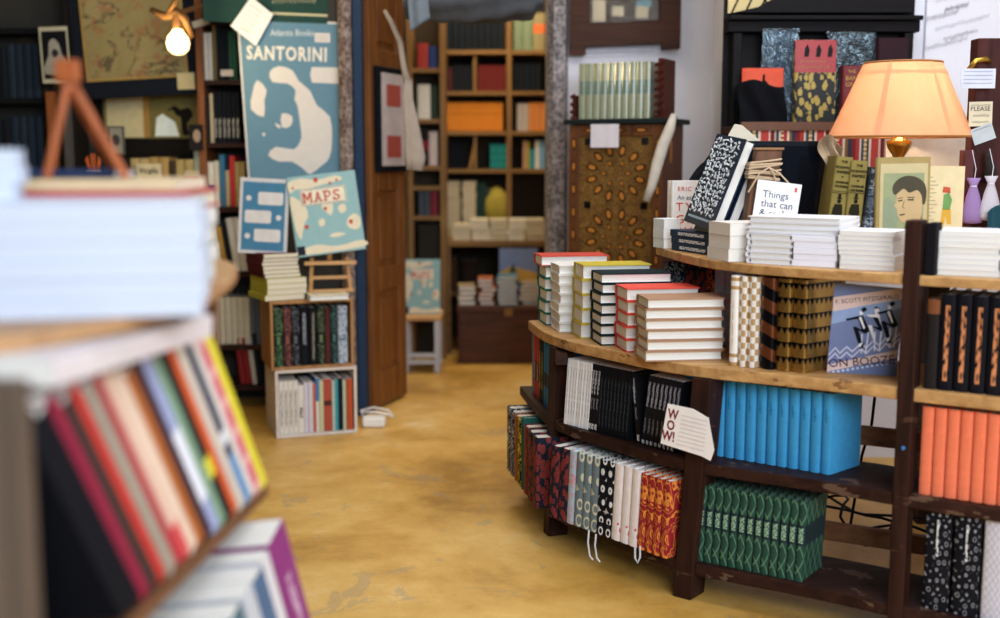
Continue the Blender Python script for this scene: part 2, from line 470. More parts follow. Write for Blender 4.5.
m = MB().box(-3, 3.2, -2.2, 7.2, -.05, 0); struct(m.build('floor', floor_mat()))
m = MB().box(-3, 3.2, -2.2, 7.2, 2.65, 2.75); struct(m.build('ceiling', plaster('b8b2a6', 'ceiling_plaster')))
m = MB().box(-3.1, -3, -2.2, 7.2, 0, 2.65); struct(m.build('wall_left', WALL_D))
m = MB().box(3.2, 3.3, -2.2, 7.2, 0, 2.65); struct(m.build('wall_right', WALL_W))
m = MB().box(-3, 3.2, 7.0, 7.1, 0, 2.65); struct(m.build('wall_back', WALL_B))
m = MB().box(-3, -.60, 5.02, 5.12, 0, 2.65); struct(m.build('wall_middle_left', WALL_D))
m = MB().box(-.60, .19, 4.8, 5.0, 2.08, 2.65); struct(m.build('wall_over_doorway', WALL_W))
m = MB().prism([(.276, 4.75), (.86, 4.75), (.775, 4.02), (.775, 4.00), (1.44, 4.00), (1.44, 3.98), (3.2, 3.98), (3.2, 4.3), (1.3, 4.3), (1.1, 4.95), (.276, 4.95)], 0, 2.65)
struct(m.build('wall_back_right', WALL_W))
m = MB().prism([(.193, 4.74), (.215, 4.70), (.262, 4.705), (.275, 4.75), (.275, 4.98), (.193, 4.98)], 0, 2.65)
struct(m.build('trim_1', STONE), 'rough grey stone jamb of the doorway')
m = MB().prism([(-.644, 4.66), (-.635, 4.62), (-.612, 4.60), (-.588, 4.63), (-.586, 4.9), (-.644, 4.9)], 0, 2.65)
struct(m.build('trim_2', STONE_R), 'reddish pebbly stone edge beside the map poster')
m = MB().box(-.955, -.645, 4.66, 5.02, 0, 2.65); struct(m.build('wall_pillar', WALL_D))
m = MB().box(-.584, -.549, 4.645, 4.9, 0, 2.08).box(-.584, .19, 4.72, 4.9, 2.02, 2.08)
struct(m.build('trim_3', plain('1f3550', .5), bevel=.004), 'dark blue painted door frame')

# half-open wooden door leaf
def door_leaf():
    r = empty('door_1', Vector((-.546, 4.74, 0))); r['kind'] = 'structure'
    ang = math.atan2(.30, .105); e = Vector((math.cos(ang), math.sin(ang), 0)); n = Vector((-e.y, e.x, 0))
    def P(a, b, z): return e * a + n * b + Vector((0, 0, z))
    m = MB(); W = .34; H = 2.0; th = .02
    def bx(a0, a1, z0, z1, b): m.obox(P((a0 + a1) / 2, 0, (z0 + z1) / 2), e, n, (0, 0, 1), (a1 - a0) / 2, b, (z1 - z0) / 2)
    bx(0, .07, .01, H, th); bx(W - .07, W, .01, H, th)
    for z0, z1 in ((.01, .16), (.50, .60), (.92, 1.02), (1.40, 1.50), (1.88, 2.0)): bx(.07, W - .07, z0, z1, th)
    f = m.build('door_frame', W_DOOR, r, bevel=.004)
    for z0, z1 in ((.16, .5), (.6, .92), (1.02, 1.4), (1.5, 1.88)):
        m = MB(); m.obox(P(W / 2, 0, (z0 + z1) / 2), e, n, (0, 0, 1), W / 2 - .07, .008, (z1 - z0) / 2)
        m.obox(P(W / 2, 0, (z0 + z1) / 2), e, n, (0, 0, 1), W / 2 - .095, .014, (z1 - z0) / 2 - .03)
        m.build('door_panel', W_DOOR, r, bevel=.003)
    return e, n
DE, DN = door_leaf()

# ================================================================ CURVED BOOKCASE ON THE RIGHT
F = [(.045, 3.72), (.07, 3.52), (.10, 3.32), (.13, 3.17), (.185, 3.03), (.26, 2.92), (.365, 2.77), (.47, 2.665), (.57, 2.60), (.67, 2.54), (.77, 2.475), (.865, 2.405), (1.02, 2.305), (1.32, 2.12), (1.6, 1.96)]
def dense(P, k=4):
    """Catmull-Rom through the plan points"""
    out = []
    for i in range(len(P) - 1):
        a, b, c, d = (Vector(P[max(i - 1, 0)]), Vector(P[i]), Vector(P[i + 1]), Vector(P[min(i + 2, len(P) - 1)]))
        for j in range(k):
            t = j / k
            out.append(.5 * ((2 * b) + (c - a) * t + (2 * a - 5 * b + 4 * c - d) * t * t + (3 * b - a - 3 * c + d) * t ** 3))
    out.append(Vector(P[-1])); return out
def offset(P, d):
    out = []
    for i, p in enumerate(P):
        t = (P[min(i + 1, len(P) - 1)] - P[max(i - 1, 0)]).normalized()
        out.append(p + Vector((-t.y, t.x)) * d)
    return out
FD = dense(F)
def seg(P, a, b):
    return P[a:b + 1]
case = empty('curved_bookcase', Vector((.44, 2.9, 0)), 'long curved dark wooden bookcase full of books standing on the right', 'bookcase')
CI = Matrix.Translation((-.44, -2.9, 0))
iA, iB, iC = 13, 28, 44        # indices of the uprights along the curve
def board(i0, i1, z0, z1, depth, mat, name='shelf', f0=0.0, P=None, label=None):
    P = P or FD; a = offset(seg(P, i0, i1), f0); b = offset(seg(P, i0, i1), depth)
    m = MB(); m.T = CI; m.ribbon(a, b, z0, z1)
    return m.build(name, mat, case, bevel=.003, label=label)
z1b, z2b, z3b, z4b = .095, .345, .578, .82
for (i0, i1) in ((3, iA - 0), (iA, iB), (iB, iC), (iC, len(FD) - 1)):
    board(i0, i1, z1b - .03, z1b, .22, W_D)
    board(i0, i1, z2b - .028, z2b, .22, W_D)
board(6, len(FD) - 1, z3b - .028, z3b, .32, W_LX, label='honey coloured worn shelf board')
# upper ledge: set back behind the flat stacks, deep counter behind
U = dense([(.43, 3.16), (.455, 2.98), (.495, 2.80), (.56, 2.665), (.665, 2.555), (.77, 2.478), (.865, 2.405), (1.02, 2.305), (1.32, 2.12), (1.6, 1.96)])
ub = [Vector((a.x + (b[0] - a.x), b[1])) for a, b in zip(U, [(.47 + 1.5 * i / (len(U) - 1), 3.42 - .1 * i / (len(U) - 1)) for i in range(len(U))])]
m = MB(); m.T = CI; m.ribbon(U, ub, z4b - .022, z4b); m.build('shelf', W_LX, case, bevel=.003, label='honey coloured upper ledge board')
def upright(i, z0, z1, w, depth, mat, f0=.004, label=None, shift=0.0, flare=0.0):
    p = FD[i]; t = (FD[min(i + 1, len(FD) - 1)] - FD[i - 1]).normalized(); n = Vector((-t.y, t.x)); p = p + t * shift
    c = p + n * (f0 + depth / 2)
    up = Vector((t.x * flare, t.y * flare, 1))      # splayed: the foot stands out beyond the top
    m = MB(); m.T = CI; m.obox((c.x, c.y, (z0 + z1) / 2), (t.x, t.y, 0), (n.x, n.y, 0), up, w / 2, depth / 2, (z1 - z0) / 2)
    m.build('upright', mat, case, bevel=.003, label=label)
upright(6, 0, z3b - .029, .03, .08, W_DZ, f0=.12)
upright(iA, 0, z3b - .029, .042, .06, W_DZ, f0=-.004, flare=.075, shift=-.004)
upright(iB, 0, z3b - .029, .05, .07, W_DZ, f0=-.006, flare=.075, shift=-.012)
upright(iC, 0, .935, .034, .05, W_DZ, f0=-.006)
upright(iC, z4b + .0006, .93, .022, .05, plain('17151a'), shift=.034, f0=.004)
upright(len(FD) - 3, 0, z4b - .03, .05, .2, W_DZ)
for (x, y) in ((.60, 3.34), (1.25, 3.28), (1.85, 3.25)):
    m = MB(); m.T = CI; m.box(x - .03, x + .03, y - .03, y + .03, 0, z4b - .031); m.build('rear_post', W_DZ, case)
for z in (.15, .40):
    m = MB(); m.T = CI; m.bar((.60, 2.86, z), (1.30, 2.48, z), .02, .045); m.build('rear_rail', wood('6b432a', '8e6040', 'x', .6, name='rail_wood'), case, bevel=.002)
m = MB(); m.T = CI; m.bar((.165, 3.03, z3b - .05), (.165, 3.2, z3b - .05), .03, .03); m.build('cleat', W_D, case)

# ---- book cloths
RB = deco('red_flowers_on_navy', '1d2433', ('blob', '7c3434', 70, .80, .7))
PB_ = deco('pink_leaves_on_blue', 'a9c3d6', ('scroll', 'd2909c', 24, .13))
GR = deco('cream_rings_on_slate', '6d7f88', ('ring', 'c9c8b2', 22, .10))
BW = deco('white_ornament_on_black', '14171f', ('ring', 'd5d6d8', 34, .13), ('zband', '14171f', .03, .035))
WP = deco('pink_petals_on_white', 'efe6e6', ('blob', 'd8677b', 26, .50, 1.0))
RO = deco('orange_leaves_on_red', '98222c', ('scroll', 'e08a3c', 20, .16))
GD = deco('green_lattice', '21453a', ('diamond', '5f8668', .03, .055, .05), ('zband', '1a2e33', .085, .135), ('title', '8fb394', .092, .128, .006, 240))
SKY = deco('sky_blue_cloth', '3f9bd2', ('title', '2478ad', .12, .15, .003, 300), rough=.75)
ORG = deco('bright_orange_cloth', 'ee7c58', rough=.8)
NAVYP = deco('navy_swirl', '16304a', ('title', 'e0e4e6', .03, .16, .004, 260))
NAVYL = deco('navy_with_white_lines', '15253a', ('scroll', 'c6cfd6', 28, .12))
BRO = deco('orange_brown_cloth', 'a05a2c', ('scroll', '5f2c1c', 30, .1))
YB = deco('yellow_scroll_on_black', '15161a', ('scroll', 'd8c83c', 26, .18))
RED1 = deco('red_cloth', 'a8342e', ('zband', '5a1d1c', .05, .11), ('title', 'd8b9a4', .055, .105, .004, 300))
DKY = deco('dark_yellow_mark', '24302e', ('title', 'c9b04a', .04, .15, .004, 200))
BLU = deco('blue_cloth', '1f6a9e', ('zband', '1a2734', .06, .10))
WHT = deco('white_ribbed_cover', 'efeff2', ('title', 'b8bac6', .02, .16, .0016, 60), rough=.5)
SIL = deco('black_with_silver_head', '15161a', ('title', 'a9a9b2', .10, .165, .0035, 130), ('title', '77777f', .06, .09, .003, 200), ('title', 'e8e8ea', .005, .02, .004, 500), rough=.4)
BLK = deco('plain_black_cover', '121419', ('title', '34404a', .02, .15, .0018, 120), rough=.5)
WOW = deco('black_magazine_with_grey_title', '1a1a20', ('title', '9a9aa6', .10, .165, .0035, 150), ('title', '6d6d78', .03, .07, .003, 220), ('title', 'f0f0f2', .003, .012, .004, 700), rough=.4)
COP = deco('black_with_copper_lettering', '17171d', ('title', 'd0875a', .02, .18, .0045, 45), rough=.35)
WG = deco('white_with_gold_squares', 'eae6df', ('checker', 'b79466', 70), cloth=False)
WGF = deco('white_with_gold_spine', 'f0ece6', ('rules', 'b8925e', .02, .42), ('zband', 'f0ece6', .03, .17), ('title', 'b8925e', .03, .17, .001, 40))
BRZ = deco('bronze_stripes', '8a5236', ('slant', '14151c', .055, .5, .35), rough=.28, metal=.75)
GLD = deco('gold_fans_on_black', 'b08a48', ('tri', '14151a', .017, .034), rough=.26, metal=.8)
BWP = deco('white_ovals_on_black', '15161c', ('ring', '9c9ca4', 64, .07), ('title', 'f2f2f2', .12, .2, .002, 90), rough=.4)
SLV = deco('pale_silver_lattice', 'cfccd6', ('diamond', 'a7a4b2', .012, .02, .06), rough=.35)

# bottom shelf, far bay
row([B('navy white-patterned clothbound', .040, .20, .13, NAVYL, n=2), B('orange-brown clothbound', .036, .20, .13, BRO), B('yellow and black patterned', .036, .20, .13, YB), B('teal green slim', .02, .215, .13, plain('1c5a50')),
     B('dark red clothbound', .040, .20, .13, deco('dark_red_scroll', '5b1f22', ('scroll', '8f3630', 30, .15)), n=1), B('rust red and navy clothbound', .042, .20, .13, RB, n=2)],
    (.018, 3.52), (.098, 3.09), z1b, where='at the far low end')
# bottom shelf, middle bay
row([B('red-flowered navy', .040, .20, .13, RB, n=2), B('pink and pale blue', .030, .20, .13, PB_), B('slate ringed', .031, .20, .13, GR, n=3), B('black ornamented', .029, .20, .13, BW, n=2),
     B('white pink-petalled', .033, .20, .13, WP, n=3), B('crimson orange-leaved', .027, .195, .13, RO, n=4)],
    (.128, 3.03), (.402, 2.69), z1b, lean=math.radians(3.5), where='on the bottom shelf')
# bottom shelf, right bay
row([B('green latticed', .0225, .19, .13, GD, pages('6c8070', 'shaded_green_pages'), n=15)], (.437, 2.705), (.692, 2.535), z1b, yaw=math.radians(-36), lean=math.radians(2.5), where='on the bottom shelf')  # page colour darkened green for the shade between the cover boards
# middle shelf, far bay
row([B('blue-grey tall', .016, .225, .14, plain('6c7b8a')), B('red banded', .034, .19, .13, RED1, n=2), B('dark spined', .022, .19, .13, DKY), B('yellow marked black', .02, .19, .13, DKY),
     B('deep blue banded', .034, .19, .13, BLU, n=3)], (.096, 3.47), (.146, 3.18), z2b, where='under the far shelf end')
# middle shelf, middle bay
row([B('slim white', .0105, .182, .125, WHT, hard=False, n=9), B('silver-headed black', .0105, .182, .125, SIL, hard=False, n=3), B('plain black', .0125, .182, .125, BLK, hard=False, n=9)],
    (.172, 3.06), (.325, 2.87), z2b, where='on the middle shelf', lean=math.radians(5))
row([B('wide-gapped charcoal', .012, .175, .12, SIL, hard=False, lean=math.radians(-8), noun='magazine'),
     B('grey titled black', .0105, .182, .125, WOW, hard=False, n=8, lean=math.radians(8), noun='magazine')], (.345, 2.85), (.425, 2.745), z2b, where='beside the white card')
# middle shelf, right bay
row([B('sky blue', .020, .188, .13, SKY, n=14)], (.452, 2.775), (.752, 2.55), z2b, yaw=math.radians(-48), where='on the middle shelf')

# curved shelf: flat stacks seen from fore-edge and head
D9 = math.radians(9)
EDGE = {'red': plain('c8473a'), 'green': plain('1f6d5c'), 'white': plain('e3e0dc'), 'yellow': plain('c6b03c'), 'black': plain('1a2a30'), 'scarlet': plain('e05040'), 'tan': plain('a98368')}
WHE = 'on the curved shelf'
stack(5, (.131, 3.307, z3b), D9, .18, .112, .034, 'green-edged', EDGE['green'], where=WHE, noun='hardback')
stack(1, (.122, 3.310, z3b + 5 * .0345), D9, .20, .112, .030, 'red-topped wide', EDGE['red'], where='on the green-edged stack', noun='hardback')
stack(7, (.165, 3.174, z3b), D9, .19, .112, .0265, 'white-covered', EDGE['white'], where=WHE, noun='hardback')
stack(5, (.220, 3.064, z3b), D9, .19, .112, .0395, 'yellow-edged', EDGE['yellow'], where=WHE, noun='hardback')
stack(7, (.262, 2.950, z3b), D9, .19, .112, .0265, 'black-edged', EDGE['black'], where=WHE, noun='hardback')
stack(5, (.316, 2.843, z3b), D9, .19, .112, .0320, 'scarlet-edged', EDGE['scarlet'], where=WHE, noun='hardback')
stack(6, (.349, 2.712, z3b), math.radians(7), .192, .112, .0250, 'tan-covered', EDGE['tan'], where=WHE, noun='hardback')
# behind them under the ledge
row([B('dark navy', .03, .2, .13, NAVYL, n=2), B('red flowered navy', .032, .2, .13, RB, n=2), B('black and orange', .026, .2, .13, deco('orange_fire_on_black', '1b1518', ('scroll', 'd0683a', 26, .2))), B('pink and pale blue', .03, .2, .13, PB_, n=2)],
    (.448, 3.15), (.600, 2.925), z3b, where='behind the flat stacks')
# metallic books
row([B('white gold-checked', .019, .212, .14, WGF), B('cream gold-checked', .019, .212, .14, WG, n=2)], (.535, 2.672), (.590, 2.632), z3b, yaw=math.radians(-50), where='beside the bronze book')
row([B('bronze striped black', .034, .212, .145, BRZ), B('gold fan-patterned', .034, .212, .145, GLD, n=2)], (.596, 2.632), (.690, 2.565), z3b, yaw=math.radians(-52), where='on the curved shelf')

# right bay
row([B('worn brown-topped dark', .022, .19, .13, deco('old_dark', '24201f', ('zband', '7a4a2c', .16, .2))), B('black copper-lettered', .026, .203, .14, COP, n=10)], (.898, 2.400), (1.19, 2.215), z3b, where='right of the upright')
row([B('bright orange', .0225, .192, .13, ORG, n=9)], (.900, 2.405), (1.10, 2.28), z2b, where='right of the upright')
row([B('black oval-patterned', .042, .222, .14, BWP, n=2), B('pale silver', .035, .222, .14, SLV, n=4)], (.912, 2.392), (1.18, 2.22), z1b, where='right of the upright')

# ================================================================ ON THE UPPER LEDGE
def face_mtx(o, yaw=0.0, lean=0.0, roll=0.0):
    """a book standing with its front cover to the viewer, spine at the left"""
    M4 = Matrix.Translation(o) @ Matrix.Rotation(yaw, 4, 'Z') @ Matrix.Rotation(-lean, 4, 'X') @ Matrix.Rotation(roll, 4, 'Y')
    return M4 @ Matrix(((0, 1, 0, 0), (-1, 0, 0, 0), (0, 0, 1, 0), (0, 0, 0, 1)))
def cover_face(w):
    """text space on that front cover: x along the width, y up"""
    return Matrix(((0, 0, 1, w / 2 + .0004), (1, 0, 0, 0), (0, 1, 0, 0), (0, 0, 0, 1)))
def mbp(T=None):
    m = MB();
    if T is not None: m.T = T
    return m
LED = 'on the upper ledge'
ZL = z4b
# small white books at the ledge's far end
stack(3, (.418, 3.14, ZL), math.radians(-70), .06, .05, .026, 'tiny white', plain('dfe3e6'), hard=False, mode='spine', where='at the far ledge end')
stack(3, (.452, 3.05, ZL), math.radians(-69), .20, .13, .0178, 'navy', NAVYP, hard=False, mode='spine', where='under the leaning patterned books', jit=.005)
# typography books
TY = plain('f0ece8', .6)
for i, (dx, dy) in enumerate(((0, 0), (-.004, .03))):
    b = book(face_mtx(Vector((.478 + dx, 3.24 + dy, ZL + .0006))), ('white typography hardback with red title standing behind the navy stack' if i == 0 else 'second white hardback standing just behind the red titled one'), .022, .178, .125, TY, hard=True, name='hardback_book')
    if i == 0:
        cf = cover_face(.022)
        lettering('ERIC GILL', .017, REDINK, b, .018, .150, mtx=cf, space=1.2)
        lettering('An essay on', .017, plain('4a5f78'), b, .018, .126, mtx=cf)
        lettering('TYPO\nGRA\nPHY', .034, REDINK, b, .014, .094, mtx=cf, space=1.35)
# two leaning patterned books on the navy stack
PAT = deco('navy_with_white_brush_pattern', '16263a', rough=.45)
for i in range(2):
    z0 = Vector((.345, 0, .938)).normalized(); y0 = Vector((.36, -.93, 0))
    x0 = y0.cross(z0).normalized(); y0 = z0.cross(x0)
    w = .03; o = Vector((.502, 3.005, ZL + .0560)) - x0 * (w + .003) * (i - .5) + (Vector((0, 0, .016)) if i == 0 else Vector((0, 0, .004)))
    m4 = Matrix(((x0.x, y0.x, z0.x, o.x), (x0.y, y0.y, z0.y, o.y), (x0.z, y0.z, z0.z, o.z), (0, 0, 0, 1)))
    b = book(m4, 'navy hardback with white swirling cover leaning on navy stack' if i == 0 else 'plain navy hardback leaning behind the white swirling cover', w, .238, .15, PAT)
    if i == 0:
        cf = Matrix(((0, 0, 1, w / 2 + .0004), (1, 0, 0, 0), (0, 1, 0, 0), (0, 0, 0, 1))) 
        m = mbp(cf); rnd = random.Random(5)
        for rr in range(17):
            y = .036 + rr * .0118; x = .014
            while x < .134:
                n = 5; a = rnd.uniform(0, 6.28); L = rnd.uniform(.006, .011)
                pts = [(x + math.cos(a + k * rnd.uniform(.3, .7)) * L * k / n + .002, y + math.sin(a + k * .5) * L * k / n, .0005) for k in range(n)]
                m.tube(pts, .0020, 3, cap=False); x += rnd.uniform(.006, .010)
        m.build('cover_pattern', plain('dfe4e8'), b)
        m = mbp(cf); 
        for k in range(18): m.box(.02 + k * .006, .0242 + k * .006, .016, .022, .0002, .0008)
        m.build('title_line', plain('9fb0bd'), b)
# cream card behind them
m = MB(); m.T = facing(at_y(713, 160, 3.10), 0, 0, math.radians(0))
m.prism([(0, -.2475), (0, -.03), (.022, .035), (.055, .095), (.075, .092), (.125, .050), (.10, -.02), (.10, -.2475)], -.002, .002)
tag(m.build('display_card', plain('d8cdb8'), bevel=.001), 'cream card sticking up behind the leaning patterned books', 'card')
# black crumpled bag behind the typography book
def lump(name, c, r, mat, label, cat, sc=1.0, seed=1, sq=(1, 1, 1), amp=.25):
    rnd = random.Random(seed); m = MB(); ph = [rnd.uniform(0, 6) for _ in range(6)]
    def fn(u, v):
        a = u * 2 * math.pi; b = (v - .5) * math.pi
        k = 1 + amp * (math.sin(3 * a + ph[0]) * math.cos(2 * b + ph[1]) * .5 + math.sin(5 * a + 4 * b + ph[2]) * .3 + math.sin(9 * a + ph[3]) * math.sin(7 * b + ph[4]) * .2)
        return (c[0] + r * k * math.cos(b) * math.cos(a) * sq[0], c[1] + r * k * math.cos(b) * math.sin(a) * sq[1], c[2] + r * k * math.sin(b) * sq[2])
    m.grid(fn, 28, 18)
    return tag(m.build(name, mat, smooth=True), label, cat)
lump('cloth_bag', (.61, 3.34, ZL + .118), .058, plain('15171c', .7), 'black crumpled cloth bag standing behind the typography book', 'bag', seed=3, sq=(1.1, .6, 1.95))
stack(3, (.540, 2.692, ZL), math.radians(16), .14, .11, .030, 'cream and lilac thick', plain('e3d8d2'), hard=False, mode='fore', where='by the raffia-tied post')
# raffia-tied post
r = empty('wooden_post', Vector((.632, 2.86, ZL)), 'brown wooden post tied with raffia behind the square white card', 'post')
m = MB(); m.prism([(-.040, -.03), (.026, -.03), (.026, .03), (-.040, .03)], 0, .262)
for i, v in enumerate(m.v):
    if v.z > .1: v.x += .032
m.build('shaft', wood('4a2c18', '6f4626', 'z', .5, name='post_wood'), r, bevel=.004)
m = MB(); m.prism([(-.010, -.033), (.060, -.033), (.060, .033), (-.010, .033)], .2625, .268); m.build('cap', wood('7a5230', '946a40', 'x', .5), r)
m = MB(); rnd = random.Random(4)
for k in range(9):
    z = .195 + k * .0045; t = rnd.uniform(-.012, .012); o = .026 * (z / .262)
    e = .044 + rnd.uniform(0, .003); f = .034 + rnd.uniform(0, .003)
    m.tube([(-e + o, -f, z), (o, -f - .003, z + t * .5), (e - .014 + o, -f, z + t), (e - .014 + o, f, z), (-e + o, f, z), (-e + o, -f, z)], .0022, 5)
for a in (-1, 1, .4): m.tube([(o, -.04, .22), (o + .025 * a, -.048, .205), (o + .05 * a, -.044, .17 + .01 * a)], .002, 5)
m.build('raffia_tie', plain('c3ab8c', .8), r)
# glossy black panel with rounded corners
r = empty('black_panel', Vector((.745, 3.02, ZL)), 'tall glossy black rounded panel standing behind the white stacks', 'panel')
def rrect(w, h, rad, n=6, y0=0):
    pts = []
    for cx, cy, a0 in ((w - rad, y0 + rad, -90), (w - rad, y0 + h - rad, 0), (-w + rad, y0 + h - rad, 90), (-w + rad, y0 + rad, 180)):
        for k in range(n + 1):
            a = math.radians(a0 + 90 * k / n); pts.append((cx + rad * math.cos(a), cy + rad * math.sin(a)))
    return pts
m = MB(); m.T = Matrix.Rotation(math.radians(90), 4, 'X') @ Matrix.Shear('XY', 4, (0, 0)); m.prism([(x - .10 * (y - .14) * .6, y) for x, y in rrect(.118, .285, .03, y0=.001)], -.012, .012)
m.build('shell', plain('10131a', .12, vary=.02), r, bevel=.004)
m = MB(); m.T = Matrix.Rotation(math.radians(90), 4, 'X'); m.prism([(x - .10 * (y - .14) * .6, y) for x, y in rrect(.105, .26, .025, y0=.013)], .0125, .0140)
m.build('glossy_face', plain('0c0f16', .06, vary=.02), r)
# the square card-book
sc = Vector((.604, 2.815, ZL + .0006))
b = book(face_mtx(sc, 0, 0, math.radians(7)), 'white square paperback titled in grey leaning on the raffia-tied post', .006, .192, .108, plain('f1eef0', .5), hard=False)
cf = cover_face(.006)
GREYT = plain('565a66')
lettering('Things', .0245, GREYT, b, .016, .152, mtx=cf); lettering('that can', .0245, GREYT, b, .015, .129, mtx=cf); lettering("& can't", .0245, GREYT, b, .014, .106, mtx=cf)
m = mbp(cf); m.box(.092, .098, .172, .183, .0002, .0006); m.build('publisher_mark', REDINK, b)
# white stacks on the ledge
WS = plain('eceaf0', .55, vary=.03); WS2 = plain('e9e8f2', .55, vary=.03); CR = plain('e4ddd2', .6)
stack(5, (.572, 2.672, ZL), math.radians(-38), .112, .125, .0136, 'white', WS, hard=True, mode='tail', where='in the left ledge stack', noun='hardback')
stack(5, (.662, 2.600, ZL), math.radians(-33), .098, .15, .0136, 'white', WS2, hard=False, mode='spine', where='in the middle ledge stack', noun='paperback')
stack(3, (.574, 2.674, ZL + 5 * .0141 + .0005), math.radians(-34), .215, .145, .0125, 'wide white', WS, hard=True, mode='fore', where='bridging two stacks', noun='hardback')
stack(8, (.748, 2.535, ZL), math.radians(-32), .118, .13, .0102, 'white', WS2, hard=False, mode='fore', where='left of the upright', noun='paperback', pm=PG_W)
stack(8, (.912, 2.405, ZL), math.radians(-28), .125, .14, .0112, 'white', WS, hard=False, mode='fore', where='right of the upright', noun='paperback')
stack(9, (1.034, 2.335, ZL), math.radians(-28), .12, .14, .0105, 'black and white', plain('22242c'), hard=True, mode='fore', where='at the right edge', noun='hardback')
# Pickwick Papers and marbled volume
OLV = plain('8d7c40', .7); DKI = plain('262318', .7)
for i, (x0, x1) in enumerate(((.796, .838), (.838, .880))):
    w = .040; y = 2.83 - .012 * i
    ln = math.radians((6, 4)[i]); X = Vector((math.cos(ln), -.1, -math.sin(ln)))
    b = book(frame(Vector(((x0 + x1) / 2, y, ZL + .004)), X, (.1, 1, 0)), 'olive cloth novel with walking man on spine, ' + ('nearer the black panel' if i == 0 else 'nearer the marbled volume'), w, .243 - .01 * i, .15, OLV, PG_Y, group='olive cloth novels')
    sp = Matrix(((1, 0, 0, 0), (0, 0, -1, -.0012), (0, 1, 0, 0), (0, 0, 0, 1)))
    for k, (t, sz, z) in enumerate((('THE', .008, .228), ('PICKWICK', .0085, .214), ('PAPERS', .0095, .202), ('BY', .005, .192), ('CHARLES', .0075, .178), ('DICKENS', .0075, .168))):
        lettering(t, sz, DKI, b, 0, z - .01 * i, mtx=sp, align='CENTER', bold=.0003)
    m = mbp(sp)
    m.T = sp @ Matrix.Translation((0, .012, 0)) @ Matrix.Diagonal((1.15, 1.08, 1, 1))
    for z in (.135, .131): m.box(-.017, .017, z, z + .0012, 0, .0006)
    # walking man in hat and coat
    m.prism([(-.004, .118), (.005, .118), (.006, .121), (.003, .121), (.003, .130), (-.003, .130), (-.003, .121), (-.006, .121)], 0, .0006)
    m.prism([(0 + .0042 * math.cos(a * .785), .113 + .005 * math.sin(a * .785)) for a in range(8)], 0, .0006)
    m.prism([(-.008, .106), (.007, .107), (.010, .088), (.007, .070), (-.009, .070), (-.007, .085), (-.012, .080), (-.011, .095)], 0, .0006)
    m.prism([(-.007, .070), (0, .070), (-.002, .045), (-.005, .030), (-.010, .028), (-.006, .045)], 0, .0006)
    m.prism([(0, .070), (.006, .070), (.007, .048), (.012, .028), (.006, .028), (.003, .048)], 0, .0006)
    m.prism([(-.014, .074), (-.009, .074), (-.009, .066), (-.014, .066)], 0, .0006)
    m.build('spine_picture', DKI, b)
MRB = deco('blue_marbled_cloth', '232b38', ('scroll', '7f8892', 34, .14), ('title', 'a89a60', .17, .2, .008, 300))
ln = math.radians(7); book(frame(Vector((.890, 2.80, ZL + .003)), (math.cos(ln), -.1, -math.sin(ln)), (.1, 1, 0)), 'dark blue marbled volume beside the olive cloth novels', .030, .218, .14, MRB, PG_Y)
# drawn portrait of a young person on an old book cover
GP = plain('a8925c', .7); GP2 = plain('b9a468', .7)
b = book(face_mtx(Vector((.909, 2.795, ZL + .0006)), math.radians(-3), 0, math.radians(-1)), 'old yellowed book with drawn portrait of dark-haired person on its cover', .02, .243, .128, GP, PG_Y)
cf = cover_face(.02); m = mbp(cf)
m.mat(plain('c9b98c')); m.prism([(.010, .005), (.122, .005), (.122, .228), (.010, .228)], 0, .0004)
m.mat(plain('99a078')); m.prism([(.018, .01), (.114, .01), (.114, .205), (.018, .205)], .0004, .0008); PT = lambda P: smooth_poly([(x * 1.12 - .008, y + .022) for x, y in P], 3); m.mat(plain('8d9a7c')); m.prism([(.018, .03), (.05, .04), (.055, .12), (.03, .15), (.018, .14)], .0008, .0010)
m.mat(plain('8a7d58')); m.prism([(.04, .012), (.113, .012), (.113, .095), (.104, .110), (.080, .088), (.055, .06)], .0010, .0012)     # coat
m.mat(plain('54693f')); m.prism([(.055, .012), (.082, .012), (.086, .072), (.074, .082), (.060, .06)], .0012, .0014)
m.mat(plain('c7ab7e')); face_pts = [(.052, .135), (.050, .112), (.046, .105), (.052, .098), (.054, .082), (.062, .068), (.076, .062), (.084, .045), (.100, .065), (.106, .10), (.106, .13), (.098, .15), (.072, .156), (.056, .148)]
m.prism(PT(face_pts), .0012, .0016)
m.mat(plain('4b4434')); m.prism(PT([(.046, .132), (.042, .148), (.050, .165), (.068, .176), (.090, .174), (.108, .160), (.114, .138), (.112, .112), (.106, .108), (.104, .128), (.094, .142), (.078, .136), (.066, .146), (.054, .136)]), .0016, .0020)
for p in ([(.054, .118), (.064, .120), (.064, .1165), (.055, .115)], [(.074, .121), (.088, .121), (.087, .117), (.075, .1175)], [(.058, .084), (.070, .086), (.069, .0825), (.059, .081)], [(.053, .1235), (.065, .1255), (.065, .1235), (.054, .122)], [(.073, .126), (.090, .126), (.089, .1235), (.074, .1240)]): m.prism([(x * 1.12 - .008, y + .022) for x, y in p], .0016, .0019)
m.tube([(.0682, .139, .0016), (.0637, .124, .0016), (.0693, .1205, .0016)], .0007, 4)
m.build('cover_print', None, b)
